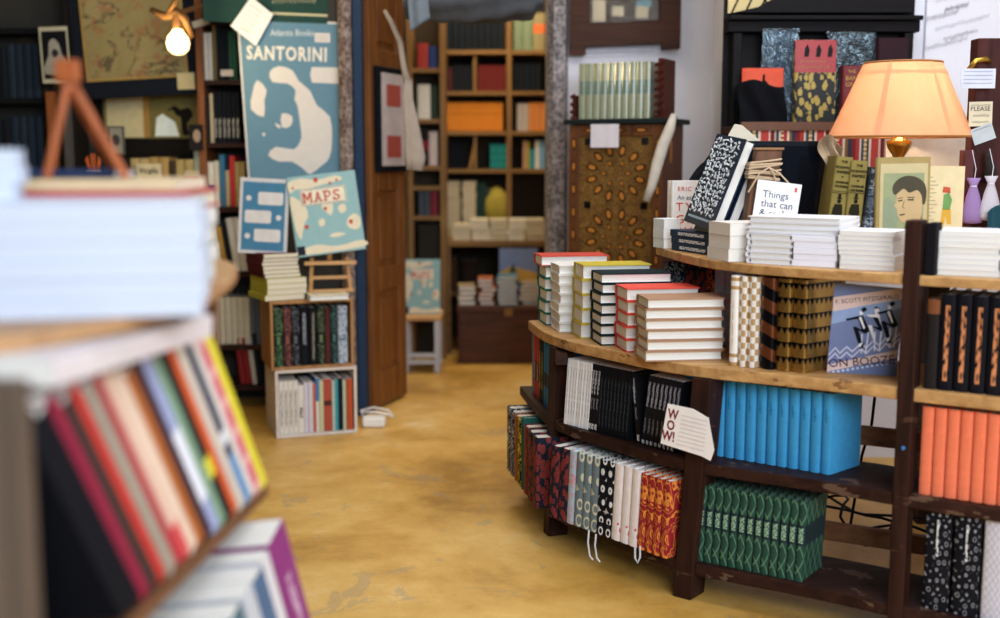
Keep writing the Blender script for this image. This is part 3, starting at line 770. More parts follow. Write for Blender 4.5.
# cream picture-book cover
b = book(face_mtx(Vector((1.034, 2.86, ZL + .0006)), math.radians(-3)), 'cream book with lines of verse on its cover beneath the lamp', .012, .222, .110, plain('e3d2a6', .7), PG_C)
cf = cover_face(.012); m = mbp(cf)
for k in range(17): scribble(m, .012, .012 + .035 * (.6 + .4 * ((k * 7) % 5) / 4), .195 - k * .0095, .0012, .0004, 10, .0005)
m.mats = [PENCIL]; m.build('verse_lines', None, b)
m = MB(); m.T = cf; m.mat(plain('6f9c58')); m.prism([(.060, .115), (.078, .115), (.082, .14), (.074, .158), (.062, .152)], 0, .0006)
m.mat(plain('d9a93c')); m.prism([(.056, .080), (.066, .080), (.068, .100), (.073, .080), (.083, .080), (.080, .117), (.060, .117)], 0, .0006)
m.mat(plain('c9573c')); m.prism([(.058, .158), (.078, .156), (.076, .170), (.060, .172)], 0, .0006)
m.build('cover_print', None, b)
m = MB(); m.box(1.02, 1.172, 2.915, 2.93, ZL + .0006, ZL + .215); tag(m.build('red_board', plain('b0452f'), bevel=.002), 'red edged board standing behind the cream picture book', 'board')
# crumpled brown paper
m = MB(); m.T = facing(at_y(824, 192, 2.95), 0, 0, 0); m.grid(lambda u, v: (u * .06 - .006 + .012 * math.sin(v * 5), v * .125 + .02 * math.sin(u * 4), .012 * math.sin(u * 9 + v * 4) + .008 * math.sin(v * 13)), 10, 14)
tag(m.build('crumpled_paper', plain('a08a70', .8), solid=.001), 'crumpled brown paper sticking up beside the black panel', 'paper')

# lamp
def table_lamp():
    L = empty('table_lamp', Vector((1.072, 3.12, ZL)), 'lit brass table lamp with orange fabric shade on the ledge', 'lamp')
    m = MB(); m.lathe([(.001, .0005), (.075, .0005), (.078, .012), (.05, .022), (.02, .035), (.014, .06)], 28); m.build('base', BRASS, L, smooth=True)
    m = MB(); m.lathe([(.010, .06), (.016, .09), (.011, .12), (.011, .19), (.022, .20), (.012, .215), (.012, .24), (.03, .27), (.034, .285), (.018, .292), (.010, .30), (.010, .34)], 20); m.build('stem', BRASS, L, smooth=True)
    g = G('lampshade_fabric'); tl = g.n('ShaderNodeBsdfTranslucent'); df = g.n('ShaderNodeBsdfDiffuse'); mx = g.n('ShaderNodeMixShader')
    n = g.noise(g.obj(), 12, 4, .6); col = g.mix(n, lin('efb084'), lin('f5c49c'))
    g.l(col, tl.inputs[0]); g.l(g.mix(n, lin('e0a077'), lin('ecb088')), df.inputs[0]); mx.inputs[0].default_value = .30
    g.l(df.outputs[0], mx.inputs[1]); g.l(tl.outputs[0], mx.inputs[2]); g.l(mx.outputs[0], g.nt.nodes['Material Output'].inputs[0])
    R0, R1, Z0, Z1 = .186, .100, .298, .492
    m = MB(); m.lathe([(R0, Z0), (R1, Z1)], 48, cap=False); s = m.build('lamp_shade', g.m, L, smooth=True)
    trim = plain('9a6a3c', .6)
    m = MB()
    for (R, z) in ((R0, Z0), (R1, Z1)): m.tube([(R * math.cos(a * math.pi / 24), R * math.sin(a * math.pi / 24), z) for a in range(49)], .003, 6, cap=False)
    m.build('shade_trim', trim, L)
    m = MB()
    for k in range(6):
        a = math.radians(-90 + 24 + 60 * k); da = .045
        q = [(R0 + .001, a - da), (R0 + .001, a + da), (R1 + .001, a + da * .9), (R1 + .001, a - da * .9)]
        m.add([(q[0][0] * math.cos(q[0][1]), q[0][0] * math.sin(q[0][1]), Z0), (q[1][0] * math.cos(q[1][1]), q[1][0] * math.sin(q[1][1]), Z0),
               (q[2][0] * math.cos(q[2][1]), q[2][0] * math.sin(q[2][1]), Z1), (q[3][0] * math.cos(q[3][1]), q[3][0] * math.sin(q[3][1]), Z1)], [(0, 1, 2, 3)])
    m.lathe([((R0 * .16 + R1 * .84) + .0012, Z0 + (Z1 - Z0) * .84), ((R0 * .12 + R1 * .88) + .0012, Z0 + (Z1 - Z0) * .88)], 48, cap=False)
    m.build('shade_ribs', g.m, L, label='darker doubled fabric strips over the wire ribs')
    m = MB()
    for k in range(3): a = k * 2.094; m.tube([(0, 0, Z1 - .02), (R1 * math.cos(a), R1 * math.sin(a), Z1)], .002, 5)
    m.build('shade_spider', BRASS, L)
    g = G('lit_bulb'); g.p.inputs['Emission Color'].default_value = lin('ffd9a0'); g.p.inputs['Emission Strength'].default_value = 12
    m = MB(); m.lathe([(.004, .335), (.012, .345), (.028, .375), (.032, .395), (.026, .418), (.010, .432), (.001, .434)], 20); m.build('bulb', g.m, L, smooth=True)
    p = lamp('bulb_light', 'POINT', (0, 0, .385), 13.0, (1, .80, .58), radius=.035); p.parent = L
table_lamp()

# standing cover: On Booze
r0 = Vector((.748, 2.592, z3b))
BZ = plain('6f7da6', .5, vary=.05)
b = book(face_mtx(r0 + Vector((0, 0, .0006)), math.radians(-18), math.radians(-4), math.radians(3)), 'blue-grey book with three black dancing figures standing beside the gold books', .012, .206, .150, BZ, hard=False)
cf = cover_face(.012); m = mbp(cf)
def OB(P): return [(min(.149, max(.001, (X + .06 * Y - 52) / 360 * .150)), (578 - Y + (X - 200) * .05) / 548 * .206) for X, Y in P]
def ob(col, *polys, z=.0003):
    m.mat(plain(col))
    for P in polys: m.prism(OB(P), z - .0003, z)
ob('d9bfb8', [(48, 105), (400, 32), (400, 95), (44, 192)], [(8, 522), (400, 405), (400, 455), (5, 565)])
ob('8fa6cf', [(44, 192), (400, 95), (400, 152), (38, 270)])
for dy in (0, 34):
    zz = [(22, 455), (62, 408), (86, 440), (122, 398), (150, 425), (196, 372), (222, 398), (258, 352), (290, 378), (322, 330), (345, 352), (395, 300)]
    ob('c9c6de', [(x, y + dy) for x, y in zz] + [(x, y + dy + 13) for x, y in zz[::-1]], z=.0006)
for i in range(15): ob('c9d3ea', [(30 + i * 25 + 8 * math.cos(a * 1.05), 572 - i * 6.6 + 8 * math.sin(a * 1.05)) for a in range(6)], z=.0006)
for dx, dy in ((0, 0), (143, -43)):
    def sh(P): return [(x + dx, y + dy) for x, y in P]
    ob('14161c', sh([(190, 170), (208, 154), (222, 170), (204, 190)]), sh([(112, 233), (190, 208), (197, 222), (118, 244)]), sh([(172, 214), (200, 205), (238, 298), (215, 318), (152, 282), (165, 276), (196, 296)]), sh([(152, 282), (178, 290), (200, 372), (182, 384)]), sh([(190, 396), (214, 368), (204, 408), (188, 414)]), z=.0012)
    ob('ecebf2', sh([(182, 180), (204, 191), (196, 206), (184, 204)]), sh([(180, 222), (192, 214), (214, 282), (206, 290)]), sh([(180, 384), (198, 374), (196, 396), (184, 402)]), z=.0015)
    ob('e2e1ee', sh([(196, 320), (202, 320), (200, 440), (194, 440)]), sh([(228, 310), (234, 310), (222, 440), (216, 440)]), z=.0009)
ob('ecebf2', [(258, 168), (280, 158), (286, 176), (272, 188), (284, 196), (296, 262), (280, 215), (240, 215), (225, 210), (222, 202), (262, 196)], [(228, 266), (248, 264), (268, 352), (262, 366)], [(262, 302), (268, 302), (268, 420), (262, 420)], [(294, 298), (300, 298), (292, 415), (286, 415)], z=.0014)
ob('14161c', [(254, 160), (268, 148), (284, 156), (288, 176), (281, 168), (268, 160)], [(250, 214), (274, 208), (302, 282), (296, 300), (248, 272), (282, 274)], z=.0011)
m.build('cover_print', None, b)
lettering('F. SCOTT FITZGERALD', .0135, INK, b, .006, .160, mtx=cf, rot=math.radians(10.6), z=.0006)
lettering('ON BOOZE', .0275, plain('4a2028'), b, .004, .012, mtx=cf, rot=math.radians(10), z=.0010)

# WOW card hanging on the shelf edge
wc = empty('handwritten_card', Vector((.448, 2.622, .428)), 'white card with large WOW! taped to the bookcase upright', 'card')
T = facing((0, 0, 0), math.radians(-30), math.radians(-6), math.radians(-7))
m = mbp(T); m.prism([(-.074, -.046), (.030, -.052), (.052, -.058), (.058, -.030), (.036, .045), (-.004, .058), (-.066, .056)], -.0008, .0008); m.build('card', PAPER, wc)
DR = plain('7a1f2b', .7)
for k, ch in enumerate(('W', 'O', 'W!')): lettering(ch, .034, DR, wc, -.050 - k * .003, .022 - k * .028, mtx=T, z=.0012, align='CENTER', bold=.0010, sx=.72)
m = mbp(T)
for k in range(8): scribble(m, -.028 - .001 * k, .034, .036 - k * .0105, .0018, .0013, 14, .0005)
m.mats = [plain('b08a92')]; m.build('handwriting', None, wc)

# ribbons hanging out of the bottom row, blue pin, cables
def ribbon_marker(px, py0, py1, y, label, cat='bookmark', loop=False):
    a = at_y(px, py0, y); bb = at_y(px + 4, py1, y - .01); m = MB()
    if loop: m.tube([a, (a.x, y - .005, bb.z + .01), (a.x + .006, y - .008, bb.z), (a.x + .012, y - .005, bb.z + .012), (a.x + .012, y, a.z)], .0022, 5)
    else: m.tube([a, (a.x - .003, y - .008, (a.z * .6 + bb.z * .4)), (a.x + .002, y - .008, bb.z + .01), bb], .0022, 5)
    tag(m.build('ribbon_bookmark', plain('cfd3da', .5)), label, cat)
ribbon_marker(589, 530, 560, 2.80, 'pale ribbon hanging below slate ringed books, left of two')
ribbon_marker(596, 534, 562, 2.79, 'pale ribbon hanging below slate ringed books, right of two')
ribbon_marker(635, 546, 563, 2.675, 'looped white ribbon hanging below the crimson books', loop=True)
m = MB(); m.T = Matrix.Translation(at_y(903, 448, 2.388)) @ Matrix.Rotation(math.radians(90), 4, 'X'); m.lathe([(.0045, 0), (.0045, .002), (.001, .0035)], 12); tag(m.build('round_sticker', plain('2f6fae')), 'small round blue pin on the dark bookcase upright', 'pin')
rnd = random.Random(12)
for k in range(9):
    x, y = 1.0 + rnd.uniform(-.22, .25), 3.25 + rnd.uniform(-.25, .3); pts = []
    a = rnd.uniform(0, 6.3)
    for j in range(26):
        a += rnd.uniform(-.5, .62); x = min(1.45, max(.72, x + .05 * math.cos(a))); y = min(3.8, max(2.98, y + .05 * math.sin(a)))
        pts.append((x, y, .008 + (.09 if k % 3 == 0 else .02) * abs(math.sin(j * .35 + k)) + .003 * k))
    nm = ['longest', 'thin', 'loosely looped', 'tightly curled', 'raised', 'flat', 'kinked', 'grey', 'coiled'][k]
    tag(MB().tube(pts, .0042, 6).build('power_cable', plain('1a1b20', .5) if k != 7 else plain('8b8a8c'), smooth=True), 'tangled cables lying on floor behind the bookcase' if k != 7 else 'grey cable in the tangle behind the bookcase', 'cable', group='tangled cables' if k != 7 else None)
for (p, q, lab) in (((875, 395), (862, 455), 'black cable hanging behind the rails near the bookcase upright'), ((755, 500), (770, 470), 'black cable rising behind the green latticed books')):
    a, c_ = at_y(*p, 3.1), at_y(*q, 3.1); tag(MB().tube([a, (a + c_) / 2 + Vector((.012, .01, 0)), c_, (c_.x - .02, 3.12, .02)], .004, 6).build('power_cable', plain('1a1b20', .5), smooth=True), lab, 'cable')

# ================================================================ BACK ROOM
def zat(v, y): return at_y(500, v, y).z
def xat(u, y): return at_y(u, 155, y).x
def shelf_case(name, label, x0, x1, yf, dep, zs, ups, mx, mz, top=None, th=.022, back=None, halves=()):
    r = empty(name, Vector(((x0 + x1) / 2, yf + dep / 2, 0)), label, 'bookcase'); T = Matrix.Translation(-r.location)
    ztop = top or max(zs)
    for x in ups:
        m = MB(); m.T = T; m.box(x - .014, x + .014, yf - .004, yf + dep, 0, ztop); m.build('upright', mz, r)
    for z in zs:
        m = MB(); m.T = T; m.box(x0, x1, yf, yf + dep - .002, z - th, z); m.build('shelf', mx, r)
    for (x, z0, z1) in halves:
        m = MB(); m.T = T; m.box(x - .008, x + .008, yf + .01, yf + dep - .01, z0 + .001, z1 - th - .001); m.build('divider', mz, r)
    if back: m = MB(); m.T = T; m.box(x0, x1, yf + dep, yf + dep + .012, 0, ztop); m.build('back_panel', back, r)
    return r
YB_ = 6.4; ZB = {v: zat(v, YB_) for v in (18, 50, 91, 131, 169, 237, 292)}
xa, xb, xc = xat(443, YB_), xat(509, YB_), .62
shelf_case('back_bookcase', 'tall golden wooden bookcase against the back room wall', xa, xc, YB_, .28, [ZB[v] for v in (50, 91, 131, 169, 237, 292)], [xa, xb, xc], W_BK, W_BKZ, top=2.1, back=plain('3a2e1e'),
           halves=[(xat(475, YB_), ZB[91], ZB[50]), (xat(475, YB_), ZB[169], ZB[131])])
m = MB(); m.box(xa + .015, xc, 6.12, 6.398, ZB[237] - .03, ZB[237]); m.box(xa + .02, xa + .05, 6.14, 6.17, 0, ZB[237] - .03); m.box(xc - .05, xc - .02, 6.14, 6.17, 0, ZB[237] - .03)
tag(m.build('display_bench', W_BK), 'long narrow wooden bench below the back bookcase shelves', 'bench')
DKB = [plain('1b2027'), plain('20242a'), plain('181b22')]
def brow(u0, u1, z, specs, y=YB_, where='', lean=0):
    row(specs, (xat(u0, y) , y + .02), (xat(u1, y), y + .02), z, where=where, lean=lean, jit=.006)
TEAL = deco('teal_banded', '2b9a97', ('rules', '1c6f72', .04, .2)); ORB = deco('orange_spines', 'e08a2c', ('rules', 'b8641c', .09, .05))
brow(446, 504, ZB[50], [B('black', .03, .165, .15, DKB[0], n=9)], where='on the top back shelf')
brow(447, 473, ZB[91], [B('dark maroon', .03, .13, .14, plain('4a1e22'), n=1), B('black', .026, .14, .14, DKB[1], n=4)], where='left, second back shelf')
brow(478, 506, ZB[91], [B('dark red', .025, .14, .14, plain('6e2423'), n=6)], where='second back shelf')
brow(444.5, 503, ZB[131], [B('bright orange', .018, .155, .14, ORB, n=14)], where='on the back bookcase')
brow(446, 466, ZB[169], [B('black', .024, .15, .14, DKB[2], n=5)], where='below orange back books')
brow(467, 472, ZB[169], [B('tan leaning', .012, .155, .14, plain('b58a56'), lean=math.radians(12))], where='beside black back books')
brow(490, 507, ZB[169], [B('teal', .016, .135, .14, TEAL, n=5)], where='on the back bookcase')
brow(513, 545, ZB[50], [B('pale green picture', .05, .20, .14, deco('pale_green_photo', '7c8c70', ('blob', '4c6a54', 18, .5, 1.0)), n=2), B('cream orange-labelled', .06, .20, .14, deco('cream_orange_label', '968a64', ('zband', 'e0703c', .09, .14)))], where='top right back shelf')
brow(513, 541, ZB[91], [B('black', .028, .15, .14, DKB[0], n=5)], where='right, second back shelf')
brow(517, 546, ZB[131], [B('pale grey', .03, .15, .14, plain('b8aea6'), n=2), B('orange-tan', .03, .155, .14, plain('d98a48'), n=3)], where='right, third back shelf')
brow(523, 549, ZB[169], [B('pink-cream', .018, .155, .14, plain('c99a80')), B('lime yellow', .012, .15, .14, plain('b7b53c')), B('turquoise', .022, .11, .14, plain('2c98a8')), B('white', .02, .155, .14, WHITE), B('pale blue', .02, .155, .14, plain('7fb2d8'), n=2)], where='right, fourth back shelf')
m = MB(); m.box(xa + .016, xb - .016, YB_ + .01, YB_ + .26, .56, .575); 
# second-lowest level sits on the bench line
zL = ZB[237] + .004
for i, (u0, u1, col, nm) in enumerate(((443, 458, 'c9b99a', 'cream'), (459, 474, 'd3c4a6', 'pale cream'))):
    x0 = xat(u0 + 1, YB_); stack(10, (x0 + .012, YB_ + .02, ZB[237]), 0, xat(u1, YB_) - x0 - .004, .16, .0295, nm, plain(col), hard=False, mode='spine', where='high on the back bench', jit=.004, gap=.0014)
brow(476, 490, ZB[237], [B('dark green', .025, .30, .14, plain('23403a'), n=2), B('black pale-spined', .025, .27, .14, plain('39423e'), n=1)], where='beside cream back piles')
lump('yellow_figurine', (xat(497, 6.44), 6.44, ZB[237] + .145), .085, plain('a8963c'), 'small yellow rounded figure on the back bench', 'figurine', seed=8, sq=(.9, .6, 1.5), amp=.12)
brow(518, 533, ZB[237] , [B('yellow and pink', .06, .10, .12, plain('d8b24a'), n=2)], where='right back bench')
x = xat(452, 6.2)
for i, (u0, u1) in enumerate(((452, 470), (471, 489), (490, 507), (508, 525), (526, 545))):
    x0, x1 = xat(u0, 6.17), xat(u1, 6.17); nm = ('leftmost', 'second', 'middle', 'fourth', 'rightmost')[i]
    stack(4 if i else 3, (x0, 6.13, ZB[237]), 0, x1 - x0, .14, .027, nm + ' pile cream', plain(('d5c7a8', 'e0d4b8', 'd8c9a8', 'e6dcc4', 'cfc0a0')[i]), hard=False, mode='spine', where='along the back bench', jit=.008, gap=.0018)
brow(446, 456, ZB[292], [B('orange-red', .025, .19, .14, plain('b8562c')), B('brown', .02, .19, .14, plain('5a3a24'), n=2)], where='low back shelf', lean=0)
brow(462, 476, ZB[292], [B('dark brown', .02, .18, .14, plain('3c2a1e'), n=4)], where='low back shelf')
# narrow case on the left of the back room
YN = 6.0; xn0, xn1 = xat(416, YN), xat(439, YN); ZN = [zat(v, YN) for v in (68, 119, 166, 186, 216, 262)]
shelf_case('narrow_bookcase', 'narrow golden wooden bookcase just inside the back room', xn0 - .02, xn1 + .012, YN, .2, ZN, [xn0 - .03, xn1 + .02], W_BK, W_BKZ, top=2.0, back=plain('3a2e1e'))
m = MB().box(xat(401, 6.1), xat(409, 6.1), 6.05, 6.12, 0, 2.0); tag(m.build('timber_post', W_BKZ), 'pale timber post left of the narrow bookcase', 'post')
def nrow(z, specs, where, u0=417.5, u1=437.5): row(specs, (xat(u0, YN), YN + .015), (xat(u1, YN), YN + .015), z, where=where)
nrow(ZN[0], [B('red', .05, .125, .12, plain('a33a34')), B('deep blue', .04, .11, .12, plain('2b3f78'))], 'top of narrow bookcase')
nrow(ZN[1], [B('white red-printed', .06, .175, .12, deco('white_redprint', 'd8d2c6', ('blob', 'b8584a', 30, .25, 1))), B('dark green', .03, .17, .12, plain('2a3a2a'))], 'second narrow shelf')
nrow(ZN[2], [B('dark red and black', .055, .15, .12, deco('redblack', '231c22', ('zband', '7e2730', .08, .13))), B('white pink-titled', .045, .175, .12, deco('white_pinktitle', 'd9d4cb', ('rules', 'c88a84', .02, .3)))], 'third narrow shelf')
nrow(ZN[4], [B('slate grey', .025, .125, .12, plain('47505a'), n=2), B('crimson', .035, .125, .12, plain('7d2634'))], 'fifth narrow shelf')
nrow(ZN[5], [B('charcoal', .02, .19, .12, plain('33302c'), n=5)], 'lowest narrow shelf')
# old wooden chest
def chest():
    x0, x1 = xat(457, 5.85), xat(457, 5.85) + .58; y0, y1 = 5.85, 6.10; H = zat(306, 5.85)
    r = empty('wooden_chest', Vector(((x0 + x1) / 2, y0, 0)), 'old dark brown wooden chest on the back room floor', 'chest'); T = Matrix.Translation(-r.location)
    m = MB(); m.T = T; m.box(x0, x1, y0, y1, .002, H - .035); m.build('body', W_CH, r, bevel=.006)
    m = MB(); m.T = T; m.box(x0 - .006, x1 + .006, y0 - .008, y1 + .004, H - .034, H); m.build('lid', W_CH, r, bevel=.005)
    for a in (.02, .27, .54):
        m = MB(); m.T = T; m.box(x0 + a, x0 + a + .022, y0 - .006, y0 - .0005, .01, H - .04); m.build('batten', W_CH, r, bevel=.002)
    m = MB(); m.T = T; m.box(x0 + .24, x0 + .28, y0 - .016, y0 - .009, H - .05, H - .012); m.build('latch', plain('8a6a3c', .4, .6), r)
    return H
HC = chest()
def cstack(u0, u1, n, t, nm, col, y=5.87, D=.17, **k):
    x0 = xat(u0, y); stack(n, (x0, y, HC), 0, xat(u1, y) - x0, D, t, nm, plain(col), hard=True, where='on the chest', jit=.012, gap=.001, twist=.06, noun='hardback', **k)
cstack(459, 476, 4, .024, 'tan', '9c8868', mode='fore')
cstack(479, 494, 6, .022, 'orange-brown', 'a8603c', mode='fore')
cstack(498, 518, 7, .0205, 'blue-grey', '54788a', mode='fore')
cstack(521, 541, 5, .0215, 'beige', '8c7c66', mode='fore')
b = book(face_mtx(Vector((xat(499, 6.07), 6.066, HC + .0006)), 0, 0), 'picture book with blue sky and yellow field cover standing on chest', .015, .278, .205, plain('7f8fb8'))
cf = cover_face(.015); m = mbp(cf); m.mat(plain('cfa04a')); m.prism([(.002, .15), (.06, .185), (.12, .17), (.203, .15), (.203, .10), (.002, .10)], 0, .0006)
m.mat(plain('40524a')); m.prism([(.05, .15), (.075, .20), (.095, .15)], .0006, .001); m.build('cover_print', None, b)

# atlas cover, used on both copies of the large picture atlas
SEA = plain('92b8b8', .5, vary=.05); LAND = plain('e6d9bb', .6, vary=.05); ARED = plain('c4523c', .6)
def atlas(mtx, label, w, h):
    b = book(mtx, label, .022, h, w, SEA, PG_C, name='picture_atlas', group=None)
    cf = cover_face(.022); m = mbp(cf); m.mat(LAND)
    def q(P): return [(x * w, y * h) for x, y in smooth_poly(P)]
    for P in ([(.02, .93), (.2, .97), (.45, .93), (.7, .96), (.8, .9), (.5, .86), (.28, .83), (.12, .84), (.03, .8)],
              [(.02, .75), (.12, .72), (.22, .62), (.24, .5), (.16, .38), (.1, .22), (.05, .3), (.02, .5)],
              [(.45, .6), (.55, .66), (.62, .6), (.58, .48), (.52, .5)], [(.68, .56), (.78, .6), (.8, .52), (.72, .48)],
              [(.80, .40), (.9, .46), (.98, .40), (.96, .28), (.86, .26), (.78, .32)], [(.03, .07), (.3, .13), (.6, .08), (.96, .12), (.97, .03), (.03, .02)],
              [(.5, .22), (.62, .25), (.74, .22), (.6, .19)], [(.38, .42), (.46, .44), (.46, .36), (.39, .35)]): m.prism(q(P), 0, .0005)
    m.mat(ARED)
    for (x, y, s_) in ((.42, .93, .035), (.2, .36, .03), (.84, .36, .03), (.5, .56, .025), (.62, .87, .02), (.72, .9, .018), (.08, .86, .018)):
        m.prism([(x * w + s_ * w * math.cos(a) * (1 + .3 * math.sin(3 * a)), y * h + s_ * h * math.sin(a)) for a in [k * .785 for k in range(8)]], .0005, .0009)
    m.mat(plain('efe5cc')); m.prism([(.17 * w, .62 * h), (.83 * w, .62 * h), (.83 * w, .83 * h), (.17 * w, .83 * h)], .0009, .0013)
    m.mat(INK)
    for (x0, x1, y0, y1) in ((.18, .82, .628, .634), (.18, .82, .816, .822), (.18, .187, .63, .82), (.813, .82, .63, .82)): m.prism([(x0 * w, y0 * h), (x1 * w, y0 * h), (x1 * w, y1 * h), (x0 * w, y1 * h)], .0013, .0016)
    m.prism([(.02 * w, .02 * h), (.13 * w, .02 * h), (.13 * w, .13 * h), (.02 * w, .13 * h)], .0013, .0016)
    m.build('cover_print', None, b)
    m = mbp(cf @ Matrix.Translation((.2 * w, .655 * h, .0016))); m.mat(plain('c8442e', .6)); k = .13 * h; a = .135 * w
    def P(pts): m.prism([(x * a, y * k) for x, y in pts], 0, .0005)
    # slab letters M A P S
    for x0 in (0, .74): P([(x0 + .04, 0), (x0 + .22, 0), (x0 + .22, 1), (x0 + .04, 1)]); P([(x0 - .04, 0), (x0 + .30, 0), (x0 + .30, .13), (x0 - .04, .13)])
    P([(-.04, 1), (.24, 1), (.53, .42), (.50, .2), (.46, .2), (.10, .87), (-.04, .87)]); P([(1.04, 1), (.78, 1), (.46, .42), (.50, .2), (.54, .2), (.92, .87), (1.04, .87)])
    P([(1.26, 0), (1.42, 0), (1.66, .86), (1.66, 1), (1.56, 1)]); P([(1.98, 0), (1.80, 0), (1.58, .86), (1.58, 1), (1.70, 1)]); P([(1.38, .26), (1.86, .26), (1.84, .40), (1.42, .40)])
    P([(1.16, 0), (1.50, 0), (1.50, .13), (1.16, .13)]); P([(1.74, 0), (2.08, 0), (2.08, .13), (1.74, .13)])
    P([(2.30, 0), (2.48, 0), (2.48, 1), (2.30, 1)]); P([(2.20, 0), (2.60, 0), (2.60, .13), (2.20, .13)]); P([(2.20, .87), (2.75, .87), (2.75, 1), (2.20, 1)])
    P([(2.48, .38), (2.80, .38), (3.0, .55), (3.0, .85), (2.75, 1), (2.70, .87), (2.84, .78), (2.84, .60), (2.75, .5), (2.48, .5)])
    P([(3.22, .05), (3.40, 0), (3.72, .03), (3.95, .2), (3.92, .42), (3.72, .56), (3.46, .66), (3.46, .80), (3.62, .88), (3.80, .78), (3.92, .78), (3.92, 1), (3.80, .96), (3.60, 1.02), (3.36, .95), (3.26, .78), (3.30, .60), (3.50, .48), (3.74, .36), (3.76, .2), (3.60, .12), (3.42, .2), (3.34, .36), (3.22, .36)])
    m.build('title_lettering', None, b)
    return b
# white stool with the second atlas
def stool():
    x0, x1 = xat(404, 6.15), xat(440, 6.15) + .0; y0, y1 = 5.62, 5.88; x0, x1 = xat(401, y0), xat(438, y0); H = zat(317, y0)
    r = empty('white_stool', Vector(((x0 + x1) / 2, y0, 0)), 'small white painted stool in the doorway to back room', 'stool'); T = Matrix.Translation(-r.location); wm = plain('c9cbd2', .6)
    m = MB(); m.T = T; m.box(x0 - .01, x1 + .01, y0 - .01, y1, H - .018, H); m.build('seat', W_PALE, r, bevel=.003)
    for x in (x0 + .012, x1 - .012):
        for y in (y0 + .012, y1 - .015):
            m = MB(); m.T = T; m.box(x - .012, x + .012, y - .012, y + .012, 0, H - .019); m.build('leg', wm, r)
    for z in (.05, .085): m = MB(); m.T = T; m.box(x0 + .025, x1 - .025, y0 + .004, y0 + .018, z - .01, z + .01); m.build('stretcher', wm, r)
    return x0, x1, y0, H
sx0, sx1, sy, sH = stool()
atlas(face_mtx(Vector((sx0 + .0, sy + .10, sH + .0008)), 0, math.radians(6)), 'second MAPS atlas standing on the white stool in the doorway', sx1 - sx0, .275)

# ================================================================ LEFT WALL: BOOKCASE, CRATES, POSTERS
YL = 4.80
xp = xat(203, YL)
ZLs = [zat(v, YL) for v in (20, 80, 143, 207, 272, 345)]
shelf_case('left_bookcase', 'dark brown bookcase left of the blue island map poster', xat(112, YL), -.958, YL, .2, ZLs[3:] + [.1], [xp, -.974], W_D, W_MZ, top=2.0)
caseL = bpy.data.objects['left_bookcase']
m = MB(); m.T = Matrix.Translation(-caseL.location); m.box(xat(112, YL) - .014, xat(112, YL) + .014, YL - .004, YL + .2, 0, ZLs[3] - .02); m.build('upright', W_MZ, caseL)
for z in ZLs[:3]:
    m = MB(); m.T = Matrix.Translation(-caseL.location); m.box(xp, -.96, YL, YL + .198, z - .018, z); m.build('shelf', W_D, caseL)
def lrow(u0, u1, z, specs, where, lean=0, y=YL): row(specs, (xat(u0, y), y + .012), (xat(u1, y), y + .012), z, where=where, lean=lean, jit=.006)
KH, GN = plain('a8925c'), plain('2a5a46')
lrow(206, 239, ZLs[1], [B('white', .022, .19, .14, plain('c9c4ba'), n=2), B('olive brown', .022, .235, .14, plain('6d5a34'), n=1), B('black', .02, .235, .14, DKB[0], n=3), B('dark green', .022, .20, .14, GN, n=2)], 'high left shelf')
lrow(206, 240, ZLs[2], [B('dark', .018, .19, .14, DKB[1], n=1), B('cream', .016, .20, .14, plain('bfb08e')), B('black white-titled', .02, .205, .14, deco('blacktitle', '171a20', ('title', 'a8a8a0', .02, .1, .004, 200)), n=6)], 'second left shelf')
lrow(206, 244, ZLs[3], [B('white blue-footed', .024, .185, .14, deco('whiteblue', 'd6cfbf', ('zband', '2c4f78', 0, .09))), B('off-white', .02, .19, .14, plain('cfc6b2')), B('blue', .022, .215, .14, plain('3a6f8c')), B('beige', .016, .15, .14, plain('b5a786')), B('scarlet', .022, .21, .14, plain('b8322c')), B('tan', .02, .185, .14, KH, n=2)], 'third left shelf')
lrow(206, 244, ZLs[4], [B('cream', .02, .20, .14, plain('cdbf9c'), n=2), B('ochre', .018, .19, .14, plain('b88a3c')), B('black', .018, .215, .14, DKB[0]), B('white', .024, .225, .14, plain('d6d0c4'), n=2)], 'fourth left shelf', lean=math.radians(-8))
lrow(206, 256, ZLs[5], [B('cream', .022, .20, .14, plain('cfc5ac'), n=6), B('slate', .02, .2, .14, plain('5a6672'), n=2)], 'fifth left shelf')
lrow(232, 262, .1, [B('dark red', .024, .20, .14, plain('8c2426'), n=2), B('white', .02, .20, .14, plain('c9c2b4')), B('black', .022, .22, .14, DKB[1], n=2)], 'bottom left shelf', lean=math.radians(-6))
lrow(128, 200, ZLs[3], [B('cream', .03, .20, .14, plain('b59c68'), n=2), B('tan', .03, .205, .14, plain('a8884f'), n=2), B('dark brown', .02, .19, .14, plain('3a2c20'), n=1), B('khaki', .028, .195, .14, KH, n=2), B('pale grey-green', .024, .235, .14, plain('9aa08c'))], 'under the dark mirror')
bV = book(face_mtx(Vector((xat(136, 4.77), 4.765, ZLs[3] + .0006)), 0, math.radians(3)), 'cream paperback titled Virgile facing out below the mirror', .012, .178, .10, plain('c9bb94'), hard=False)
cf = cover_face(.012); lettering('Virgile', .03, INK, bV, .012, .140, mtx=cf, bold=.0005); m = mbp(cf); scribble(m, .03, .07, .118, .002, .0005, 8, .0008); scribble(m, .025, .075, .06, .005, .0005, 6, .002); m.mats = [INK]; m.build('small_print', None, bV)
bV = book(face_mtx(Vector((xat(184, 4.77), 4.765, ZLs[3] + .0006)), 0, math.radians(3)), 'small grey book with red spot facing out below the mirror', .012, .15, .058, deco('greyred', '6f7474', ('zband', 'b8a888', .12, .15), ('zband', 'b83c30', .112, .124)), hard=False)

